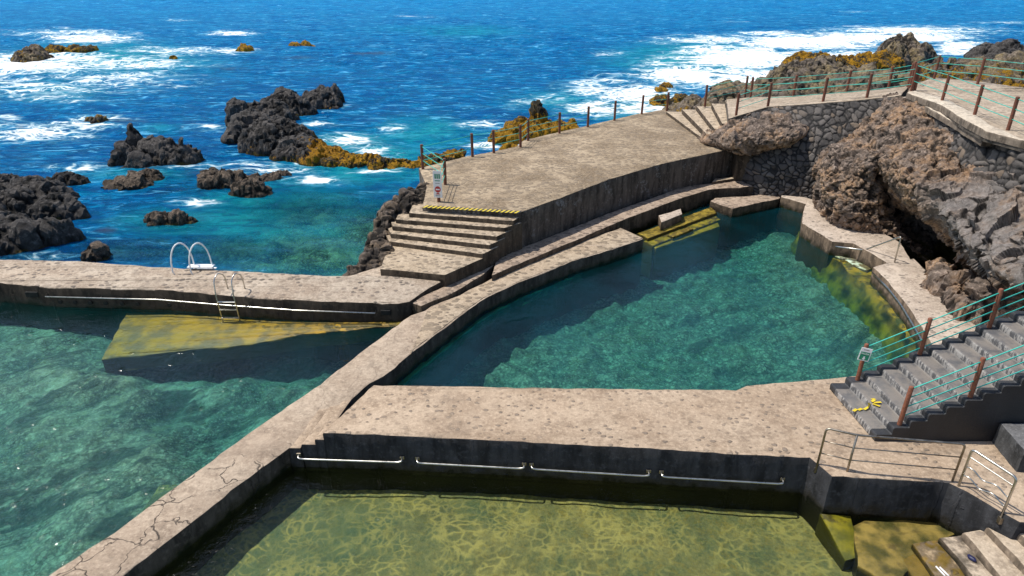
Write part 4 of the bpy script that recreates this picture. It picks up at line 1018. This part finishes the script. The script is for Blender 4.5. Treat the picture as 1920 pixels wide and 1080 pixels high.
# dry stone walls
def stone_sheet(name, label, ctrl, nu, nv, seed, k=3.5, amp=.085, parent=None, flip=False, ax=(1.15, .0)):
    g = catmull(np.array(ctrl), nu); g = np.swapaxes(catmull(np.swapaxes(g, 0, 1), nv), 0, 1)
    du = np.gradient(g, axis=0); dv_ = np.gradient(g, axis=1)
    nn = np.cross(du, dv_); nn /= np.linalg.norm(nn, axis=2, keepdims=True) + 1e-9
    if flip: nn = -nn
    p = g.reshape(-1, 3); nn = nn.reshape(-1, 3)
    q = np.stack([p[:, 0] * ax[0] + p[:, 1] * ax[1], p[:, 2] * 1.2, 0 * p[:, 2] + .5], 1) * k
    q[:, :2] += .25 * np.stack([vnoise(q, seed), vnoise(q + 9, seed + 1)], 1)
    f1, f2, c = worley(q, seed + 2)
    e = np.clip((f2 - f1) * 2.6, 0, 1)
    rel = e ** .5 * (.75 + .5 * c) + .22 * fbm(p * 7, seed + 4, 4)
    v = p + nn * (rel * amp)[:, None]
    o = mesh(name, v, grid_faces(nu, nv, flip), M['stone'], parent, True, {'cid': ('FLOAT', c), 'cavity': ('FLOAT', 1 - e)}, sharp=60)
    if label: tag(o, label, 'wall')
    return o
sw = [[Vector((11.0, 33.4, .2)), Vector((11.1, 33.6, 1.6)), Vector((11.3, 34.0, 3.5))],
      [Vector((11.75, 31.6, .2)), Vector((12.0, 31.9, 2)), P(1440, 205, 3.95)],
      [Vector((13.0, 31.0, .2)), Vector((13.3, 31.4, 2.2)), P(1543, 196, 4.45)],
      [Vector((14.5, 30.6, .2)), Vector((14.9, 30.9, 2.4)), P(1625, 189, 4.75)],
      [Vector((16.0, 30.6, .5)), Vector((16.4, 30.8, 3.0)), P(1700, 181, 5.1)]]
stone_sheet('stone_wall', 'tall dry wall of dark lava stones below the fenced path', sw, 190, 150, 81)
lw = [[P(1690, 186, 5.0), Vector((16.9, 29.9, 4.2))], [P(1714, 190, 5.02), Vector((16.9, 29.0, 4.1))], [P(1780, 228, 5.02), Vector((16.4, 25.9, 4.2))], [P(1843, 266, 5.02), Vector((15.75, 22.9, 4.1))], [P(1858, 262, 5.1), Vector((15.8, 21.95, 4.0))], [P(1930, 282, 5.3), Vector((16.0, 20.5, 3.6))], [P(2060, 300, 5.4), Vector((18, 18.6, 3.4))]]
stone_sheet('stone_wall', 'low wall of grey stones carrying the terrace edge above the cliff', lw, 200, 40, 83, k=2.7, amp=.11, flip=True, ax=(.3, 1.))

# the cliff
cl = [
 [(1530, 377, 31.0), (1538, 340, 30.6), (1548, 300, 30.6), (1600, 250, 31.2), (1640, 215, 31.4), (1655, 190, 31.6), (1680, 178, 32)],
 [(1545, 405, 27.8), (1541, 350, 27.9), (1556, 295, 28.6), (1612, 270, 29.2), (1640, 240, 29.5), (1660, 200, 30.5), (1690, 186, 31)],
 [(1600, 432, 26.2), (1590, 370, 26.4), (1600, 305, 27.2), (1640, 280, 27.6), (1670, 245, 28.2), (1690, 212, 29.0), (1712, 196, 29.8)],
 [(1650, 440, 25.9), (1648, 390, 26.2), (1636, 310, 26.3), (1660, 285, 26.4), (1710, 262, 26.6), (1735, 230, 27.3), (1752, 215, 28.0)],
 [(1672, 450, 25.6), (1676, 430, 26.6), (1668, 370, 27.2), (1672, 318, 24.9), (1730, 280, 25.0), (1775, 255, 25.8), (1792, 240, 26.5)],
 [(1712, 480, 24.9), (1722, 455, 26.4), (1712, 400, 27.2), (1708, 358, 23.4), (1772, 315, 23.4), (1820, 285, 24.2), (1838, 268, 24.8)],
 [(1750, 520, 23.4), (1765, 495, 25.2), (1762, 440, 26.2), (1752, 400, 22.0), (1806, 350, 22.0), (1850, 310, 22.8), (1868, 290, 23.2)],
 [(1790, 560, 21.6), (1812, 535, 23.6), (1812, 490, 24.6), (1798, 450, 20.3), (1842, 395, 20.4), (1890, 345, 21.2), (1920, 310, 21.8)],
 [(1828, 595, 20.0), (1850, 570, 21.4), (1858, 530, 22.2), (1845, 495, 18.9), (1888, 440, 18.9), (1935, 390, 19.6), (1970, 330, 20.4)],
 [(1862, 620, 18.2), (1895, 590, 19.2), (1912, 555, 19.6), (1905, 530, 17.5), (1945, 475, 17.5), (1995, 420, 18.0), (2040, 350, 18.6)],
 [(1930, 650, 16.4), (1960, 610, 16.8), (1980, 570, 17.0), (2000, 540, 16.4), (2040, 490, 16.2), (2080, 450, 16.2), (2120, 370, 16.8)]]
rock_sheet('cliff', 'rugged brown lava cliff with a shadowed hollow at the right', 'cliff', [[Q(*c) for c in col] for col in cl], 420, 300, M['cliff'], 95, .30, 1.05, flip=False, block=.7, chips=lambda p: np.clip((25.0 - p[:, 1] + 1.6 * fbm(p * .7, 5, 3)) * .22 * np.clip((p[:, 2] - .6) * .8, 0, 1), .3, .86), fine=2.2, clod=2.3)
heap('boulder', 'rough grey-brown rubble at the foot of the cliff beside the right pool rim', [(14.5, 20.9, 1.2, .5, .6), (14.6, 20.0, 1.3, .6, .6), (15.0, 21.8, 1.1, .4, .5), (14.6, 19.0, 1.5, .7, .8), (15.2, 18.2, 1.6, .8, .8)], M['cliff'], .045, 93, .25, .5, basez=.3)

# ------------------------------------------------------------------ RAILINGS
UP = Vector((0, 0, 1))
def fence(label, posts, h, heights, matp, r=.045, cr=.011, links=None, group=None, drop=None):
    """round posts with cables strung between them"""
    t = thing('cable_fence', label, 'fence', posts[0], group)
    for i, p in enumerate(posts):
        m_ = MB(); lean = Vector((random.uniform(-.02, .02), random.uniform(-.02, .02), 0))
        m_.tube([p - UP * .12, p + lean * .5 + UP * h * .5, p + lean + UP * (h - .015), p + lean + UP * h], r, 10)
        m_.v[-10:] = [tuple(Vector(q).lerp(p + lean + UP * h, .25)) for q in m_.v[-10:]]
        m_.build('post', matp, t, sharp=40)
    for q in heights:
        for i in (links or range(len(posts) - 1)):
            a, b = posts[i] + UP * q, posts[i + 1] + UP * q
            L = (b - a).length
            MB().tube([a.lerp(b, k / 6) - UP * (.012 * L / 3 * math.sin(math.pi * k / 6)) for k in range(7)], cr, 6).build('cable', M['cable'], t, smooth=True)
    return t
dp = [P(823, 378, DK), P(835, 346, DK), P(793, 317, DK), P(886, 294, DK), P(926, 287, DK), P(976, 276, DK), P(990, 264, DK), P(1049, 250, DK), P(1102, 238, DK), P(1152, 226, DK), P(1203, 214, DK), P(1250, 208, DK)]
fence('long railing of rusty posts and green cables along the sea edge of the deck', dp, 1.12, (.4, .72, 1.02), M['post'], .066, .014)
fence('railing with green cables on the sea side of the rising path', [P(1322, 196, 3.0), P(1397, 180, 3.55), P(1407, 183, 3.6), P(1487, 181, 4.0), P(1587, 173, 4.4), P(1665, 168, 4.75), P(1702, 163, 5.1)], 1.1, (.35, .68, 1.0), M['post'], .066, .014)
fence('railing with green cables on the pool side of the rising path above the stone wall', [P(1380, 217, 3.5), P(1440, 197, 4.0), P(1543, 190, 4.5), P(1625, 184, 4.8), P(1714, 172, 5.3)], 1.1, (.35, .68, 1.0), M['post'], .066, .014)
fence('front railing of the high terrace with reddish posts and three green cables', [P(1709, 167, 5.42), P(1766, 189, 5.45), P(1827, 216, 5.5), P(1890, 243, 5.52), P(1985, 285, 5.52)], 1.08, (.35, .68, 1.0), M['post'], .06, .014)
fence('back railing of the high terrace facing the surf', [P(1706, 162, 5.3), P(1751, 148, 5.35), P(1833, 156, 5.5), P(1960, 172, 5.5)], 1.1, (.4, .74, 1.04), M['post'], .06, .014)
def stair_pt(k, y, dz=0):       # on tread k of the grey stairs
    return Vector((X0 + RUN * (k - .45) + (14.24 - y) * .075, y, WZ + RI * k + dz))
fa_ = fence('far railing of the grey stairs with a small sign on its first post', [stair_pt(2, 14.1), stair_pt(5.85, 14.1) , stair_pt(10, 14.1), stair_pt(14.2, 14.1)], 1.02, (.22, .46, .7, .94), M['post2'], .05, .014)
fb_ = fence('near railing of the grey stairs with four green cables', [stair_pt(2, 12.33), stair_pt(5.9, 12.33), stair_pt(10, 12.33), stair_pt(14.2, 12.33)], 1.02, (.22, .46, .7, .94), M['post2'], .05, .014)

# signs
def sign_board(label, c, right, up, w, h, parts):
    n_ = right.cross(up).normalized()
    t = thing('sign', label, 'sign', c)
    MB().box(c, right * w / 2, up * h / 2, n_ * .006).build('board', M['signwhite'], t, bevel=.004)
    for nm, mt, quads in parts:
        m_ = MB()
        for x0, y0, x1, y1 in quads:
            m_.add([c + n_ * .010 + right * (x * w / 2) + up * (y * h / 2) for x, y in ((x0, y0), (x1, y0), (x1, y1), (x0, y1))], [(0, 1, 2, 3)])
        m_.build(nm, M[mt], t)
    return t
def text(name, body, c, right, up, size, mat, parent):
    cu = bpy.data.curves.new(name, 'FONT'); cu.body = body; cu.size = size; cu.align_x = 'CENTER'; cu.align_y = 'CENTER'; cu.extrude = .001
    o = bpy.data.objects.new(name, cu); C.objects.link(o); cu.materials.append(mat)
    n_ = right.cross(up).normalized()
    dg = bpy.context.evaluated_depsgraph_get(); me = bpy.data.meshes.new_from_object(o.evaluated_get(dg))
    bpy.data.objects.remove(o); 
    v = [c + right * q.co.x + up * q.co.y + n_ * (q.co.z + .012) for q in me.vertices]
    f = [tuple(p.vertices) for p in me.polygons]
    return mesh(name, v, f, mat, parent)
rt = Vector((1, -.15, 0)).normalized(); up_ = Vector((0, 0, 1))
c = dp[0] + Vector((-.01, -.08, .72))
s_ = sign_board('tall white notice with green and red symbols on the post at the deck stairs', c, rt, up_, .34, 1.06, [
    ('green_figures', 'signgreen', [(-.62, .42, -.3, .78), (-.16, .42, .16, .78), (.3, .42, .62, .78)]),
    ('green_line', 'signgreen', [(-.6, .24, .6, .3)]), ('dark_line', 'tape_k', [(-.5, .06, .5, .09), (-.55, -.88, .55, -.84)])])
cc = c + up_ * -.2 - Vector((0, .0, 0))
nf = rt.cross(up_).normalized()
m_ = MB(); m_.add([cc + nf * .012 + rt * (.115 * math.cos(a)) + up_ * (.125 * math.sin(a)) for a in [k * math.pi / 12 for k in range(24)]], [tuple(range(24))]); m_.build('red_disc', M['signred'], s_)
m_ = MB(); m_.add([cc + nf * .015 + rt * x + up_ * y for x, y in ((-.08, -.025), (.08, -.025), (.08, .025), (-.08, .025))], [(0, 1, 2, 3)]); m_.build('white_bar', M['signwhite'], s_)
m_ = MB(); m_.add([cc + nf * .012 + rt * x + up_ * (y - .2) for x, y in ((-.1, -.0), (.1, -.0), (0, .07))], [(0, 1, 2)]); m_.build('red_triangle', M['signred'], s_)
c = stair_pt(2, 14.1) + Vector((-.02, -.075, .78))
rt2 = Vector((1, -.28, -.12)).normalized(); upt = Vector((.12, 0, 1)).normalized()
s_ = sign_board('small tilted green and white sign on the lowest stair post', c, rt2, upt, .25, .35, [('green_panel', 'signgreen', [(-.82, -.86, .82, .38)]), ('grey_line', 'post', [(-.5, .66, .5, .74)])])
text('letters', 'SALIDA', c + upt * .02, rt2, upt, .056, M['signwhite'], s_)
m_ = MB(); nf = rt2.cross(upt).normalized(); cc = c - upt * .09
m_.add([cc + nf * .013 + rt2 * x + upt * y for x, y in ((-.018, .045), (.018, .045), (.018, -.01), (.045, -.01), (0, -.06), (-.045, -.01), (-.018, -.01))], [(0, 6, 5, 4, 3, 2, 1)[::-1]]); m_.build('arrow', M['signwhite'], s_)

# ladder into the left pool
def Qx(u, v, y): return Q(u, v, y)
t = thing('pool_ladder', 'stainless steel ladder hooked over the sea wall into the left pool', 'ladder', P(430, 570, 0))
lx = [P(414, 563, .55).x, P(444, 566, .55).x]; yb = P(430, 556, .75).y
for x in lx:
    pts = [(x + .12, yb + .55, .72), (x + .10, yb + .52, 1.28), (x + .03, yb + .20, 1.50), (x - .03, yb - .02, 1.34), (x, yb - .14, .9), (x + .08, yb - .14, -.75)]
    MB().tube(rounded(pts, .16, 5), .022, 8).build('rail', M['steel'], t, smooth=True)
for z in (.62, .34, .04, -.26):
    dx = (.9 - z) * .05
    MB().box(((lx[0] + lx[1]) / 2 + dx, yb - .14, z), ((lx[1] - lx[0]) / 2, 0, 0), (0, .035, 0), (0, 0, .012)).build('rung', M['steel'], t, bevel=.006)
t = thing('sea_ladder', 'white ladder with two tall hoops on the seaward edge of the wall', 'ladder', P(350, 505, .75))
a, b = P(328, 515, .75), P(362, 515, .75)
for q in (a, b):
    pts = [q + Vector((0, 0, -.05))] + [q + Vector((.14 + -.0, .0, 0)) + Vector((-.17 * math.cos(an) * 1.15 + .10 * (k / 12), .62 * (1 - math.cos(an)) / 2, .12 + .93 * math.sin(an) ** .8)) for k, an in enumerate([math.pi * j / 12 for j in range(13)])] + [q + Vector((.46, .66, -.3))]
    MB().tube(pts, .028, 8).build('hoop', M['white'], t, smooth=True)
pa_, pb_ = a + Vector((.32, .50, .10)), b + Vector((.38, .50, .10))
MB().box((pa_ + pb_) / 2 + Vector((.06, 0, .0)), (pb_ - pa_) / 2 + Vector((.1, 0, 0)), (0, .14, 0), (0, 0, .02)).build('top_step', M['white'], t, bevel=.008)
MB().box((pa_ + pb_) / 2 + Vector((.10, .16, -.16)), (pb_ - pa_) / 2 + Vector((.06, 0, 0)), (0, .08, 0), (0, 0, .015)).build('lower_step', M['white'], t, bevel=.006)

def grab(name, label, cat, pts, r, mat, group=None, standoff=None):
    t = thing(name, label, cat, pts[0], group)
    MB().tube(pts, r, 8).build('bar', mat, t, smooth=True)
    return t
# pipe along the sea wall above the left pool
pp = []
for u, v in [(94, 551), (300, 559), (413, 566), (560, 571), (708, 575)]:
    q = P(u, v, .42)
    fy = np.interp(q.x, [w.x for w in ow[:9]], [w.y for w in ow[:9]])
    pp.append(Vector((q.x, fy - .13, .45 - .01)))
t = thing('hand_pipe', 'long thin steel pipe fixed to the pool face of the sea wall', 'handrail', pp[0])
MB().tube([pp[0] + Vector((-.02, .15, .02))] + rounded(pp, .05, 3) + [pp[-1] + Vector((.02, .15, .02))], .024, 8).build('bar', M['steel'], t, smooth=True)
for k in range(1, 6):
    q = pp[0].lerp(pp[-1], k / 6); q.y = np.interp(q.x, [w.x for w in pp], [w.y for w in pp])
    MB().tube([q, q + Vector((0, .16, 0))], .012, 6).build('bracket', M['steel'], t)
# four grab bars on the black wall of the bottom pool
wf = lambda x: np.interp(x, [q.x for q in walk_front], [q.y for q in walk_front])
for k, (u0, v0, u1, v1, lb) in enumerate([(557, 860, 752, 872, 'leftmost shiny grab bar on the black wall above the bottom pool'), (781, 872, 983, 886, 'second grab bar from the left on the black wall of the bottom pool'), (997, 885, 1220, 902, 'third grab bar from the left on the black wall of the bottom pool'), (1243, 900, 1473, 914, 'rightmost dull grab bar on the black wall near the steel railing')]):
    q0, q1 = Q(u0, v0, 12.30), Q(u1, v1, 12.0)
    z = .34
    x0, x1 = P(u0, v0, z).x, P(u1, v1, z).x
    if k == 0: x0 += .02
    pts = [(x0, wf(x0) + .02, z + .05), (x0, wf(x0) - .13, z + .02), (x0 + .12, wf(x0 + .1) - .13, z), (x1 - .12, wf(x1 - .1) - .13, z), (x1, wf(x1) - .13, z + .02), (x1, wf(x1) + .02, z + .05)]
    g = grab('grab_bar', lb, 'grab bar', [Vector(p) for p in rounded(pts, .08, 5)], .024, M['steel'], 'grab bars on the black wall')
    for x in (x0, x1):
        MB().box((x, wf(x) - .025, z + .05), (.05, 0, 0), (0, .012, 0), (0, 0, .04)).build('wall_plate', M['dullsteel'], g, bevel=.004)
# steel railing panels at the corner
def panel(label, p0, pm, p1, drop0=.25, wavy=False):
    t = thing('steel_railing', label, 'railing', p0, 'steel railings at the pool corner')
    return t
z0 = WZ
A_ = Vector((6.42, 11.55, 0)); B_ = Vector((6.82, 10.82, 0)); C_ = Vector((8.98, 10.72, 0))
t = thing('steel_railing', 'long plain steel railing with two straight bars bending round the pool corner', 'railing', A_)
hh = WZ + .95
A_, B_, C_ = P(1529, 885, .78), P(1583, 903, .72), P(1780, 917, .78)
tA, tB, tC = Vector((A_.x, A_.y, hh)), Vector((B_.x, B_.y, hh)), Vector((C_.x, C_.y, hh))
MB().tube(rounded([A_, tA, tB, tC, C_], .10, 6), .024, 8).build('frame', M['dullsteel'], t, smooth=True)
MB().tube([B_ - UP * .05, tB], .024, 8).build('middle_post', M['dullsteel'], t, smooth=True)
for q in (.30, .62):
    za = WZ + q
    MB().tube([Vector((A_.x, A_.y, za)), Vector((B_.x, B_.y, za))], .013, 6).build('bar', M['dullsteel'], t, smooth=True)
    MB().tube([Vector((B_.x, B_.y, za)), Vector((C_.x, C_.y, za))], .013, 6).build('bar', M['dullsteel'], t, smooth=True)
for q in (A_, B_, C_):
    MB().box(q + Vector((.03, .06, .03)), (.05, 0, 0), (0, .05, 0), (0, 0, .07)).build('bracket', M['dullsteel'], t, bevel=.006)
D_, E_ = P(1792, 925, .80), P(1874, 976, .80)
t = thing('steel_railing', 'short steel railing with two wavy bars at the right edge', 'railing', D_)
tD, tE = Vector((D_.x, D_.y, hh + .0)), Vector((E_.x, E_.y, hh - .08))
MB().tube(rounded([D_, tD, tE, E_], .10, 6), .026, 8).build('frame', M['steel'], t, smooth=True)
for q, amp in ((.76, 0), (.50, .04), (.28, .04)):
    a, b = Vector((D_.x, D_.y, WZ + q)), Vector((E_.x, E_.y, WZ + q - .08))
    MB().tube([a.lerp(b, k / 40) + UP * (amp * math.sin(k / 40 * 3.6 * math.pi)) for k in range(41)], .014, 6).build('wavy_bar' if amp else 'bar', M['steel'], t, smooth=True)
MB().box(E_ + Vector((.02, 0, .02)), (.05, 0, 0), (0, .05, 0), (0, 0, .08)).build('bracket', M['dullsteel'], t, bevel=.006)
# handrail by the rim gap
zz = .6
a, b, c = P(1567, 460, .55), P(1620, 467, .55), P(1677, 492, .6)
t = thing('grab_rail', 'bent steel grab rail with one post at the gap in the right pool rim', 'handrail', c)
top = Vector((c.x, c.y, 1.62))
MB().tube(rounded([a + Vector((0, 0, -.05)), b + Vector((0, -.05, -.02)), top, c - UP * .05], .1, 5), .028, 8).build('rail', M['steel'], t, smooth=True)
# long rail along the right rim
hp = [Q(1636, 511, 22.3), Q(1665, 540, 21.05), Q(1690, 573, 19.75), Q(1712, 607, 18.45), Q(1735, 645, 17.1), Q(1748, 668, 16.4)]
hp = [P(u, v, .42) for u, v in ((1636, 511), (1665, 540), (1690, 572), (1708, 602), (1730, 640), (1745, 672))]
t = thing('hand_pipe', 'curved steel handrail along the pool side of the right rim', 'handrail', hp[0])
MB().tube(rounded(hp, .3, 3), .035, 8).build('bar', M['steel'], t, smooth=True)
for q in hp[::2]:
    MB().tube([q, q + Vector((.15, .05, .02))], .014, 6).build('bracket', M['steel'], t)

# ------------------------------------------------------------------ LIGHT, CAMERA
sc = bpy.context.scene
SUN_EL = R(63); AZ = R(12)          # the sun stands to the left, a little behind the scene
sdir = Vector((-math.cos(SUN_EL) * math.cos(AZ), math.cos(SUN_EL) * math.sin(AZ), math.sin(SUN_EL)))
sl_ = bpy.data.lights.new('sun', 'SUN'); sl_.energy = 5.0; sl_.angle = R(.5); sl_.color = (1, .95, .86)
so = bpy.data.objects.new('sun', sl_); C.objects.link(so); so.location = (-20, 10, 40)
so.rotation_euler = sdir.to_track_quat('Z', 'Y').to_euler()
w = bpy.data.worlds.new('World'); sc.world = w; w.use_nodes = True
nt = w.node_tree; nt.nodes.clear()
sk = nt.nodes.new('ShaderNodeTexSky'); sk.sky_type = 'NISHITA'; sk.sun_disc = False
sk.sun_elevation = SUN_EL; sk.sun_rotation = math.atan2(sdir.x, sdir.y)
bg = nt.nodes.new('ShaderNodeBackground'); bg.inputs[1].default_value = .15
ou = nt.nodes.new('ShaderNodeOutputWorld')
nt.links.new(sk.outputs[0], bg.inputs[0]); nt.links.new(bg.outputs[0], ou.inputs[0])
cam = bpy.data.cameras.new('camera'); co = bpy.data.objects.new('camera', cam); C.objects.link(co)
co.location = (0, 0, HC); co.rotation_euler = (math.pi / 2 - TH, 0, 0)
cam.lens = 24; cam.sensor_width = 36; cam.clip_end = 10000; cam.clip_start = .1
sc.camera = co
sc.view_settings.view_transform = 'Standard'; sc.view_settings.look = 'None'; sc.view_settings.exposure = 0
sc.cycles.max_bounces = 10; sc.cycles.transparent_max_bounces = 12
sc.cycles.use_denoising = True
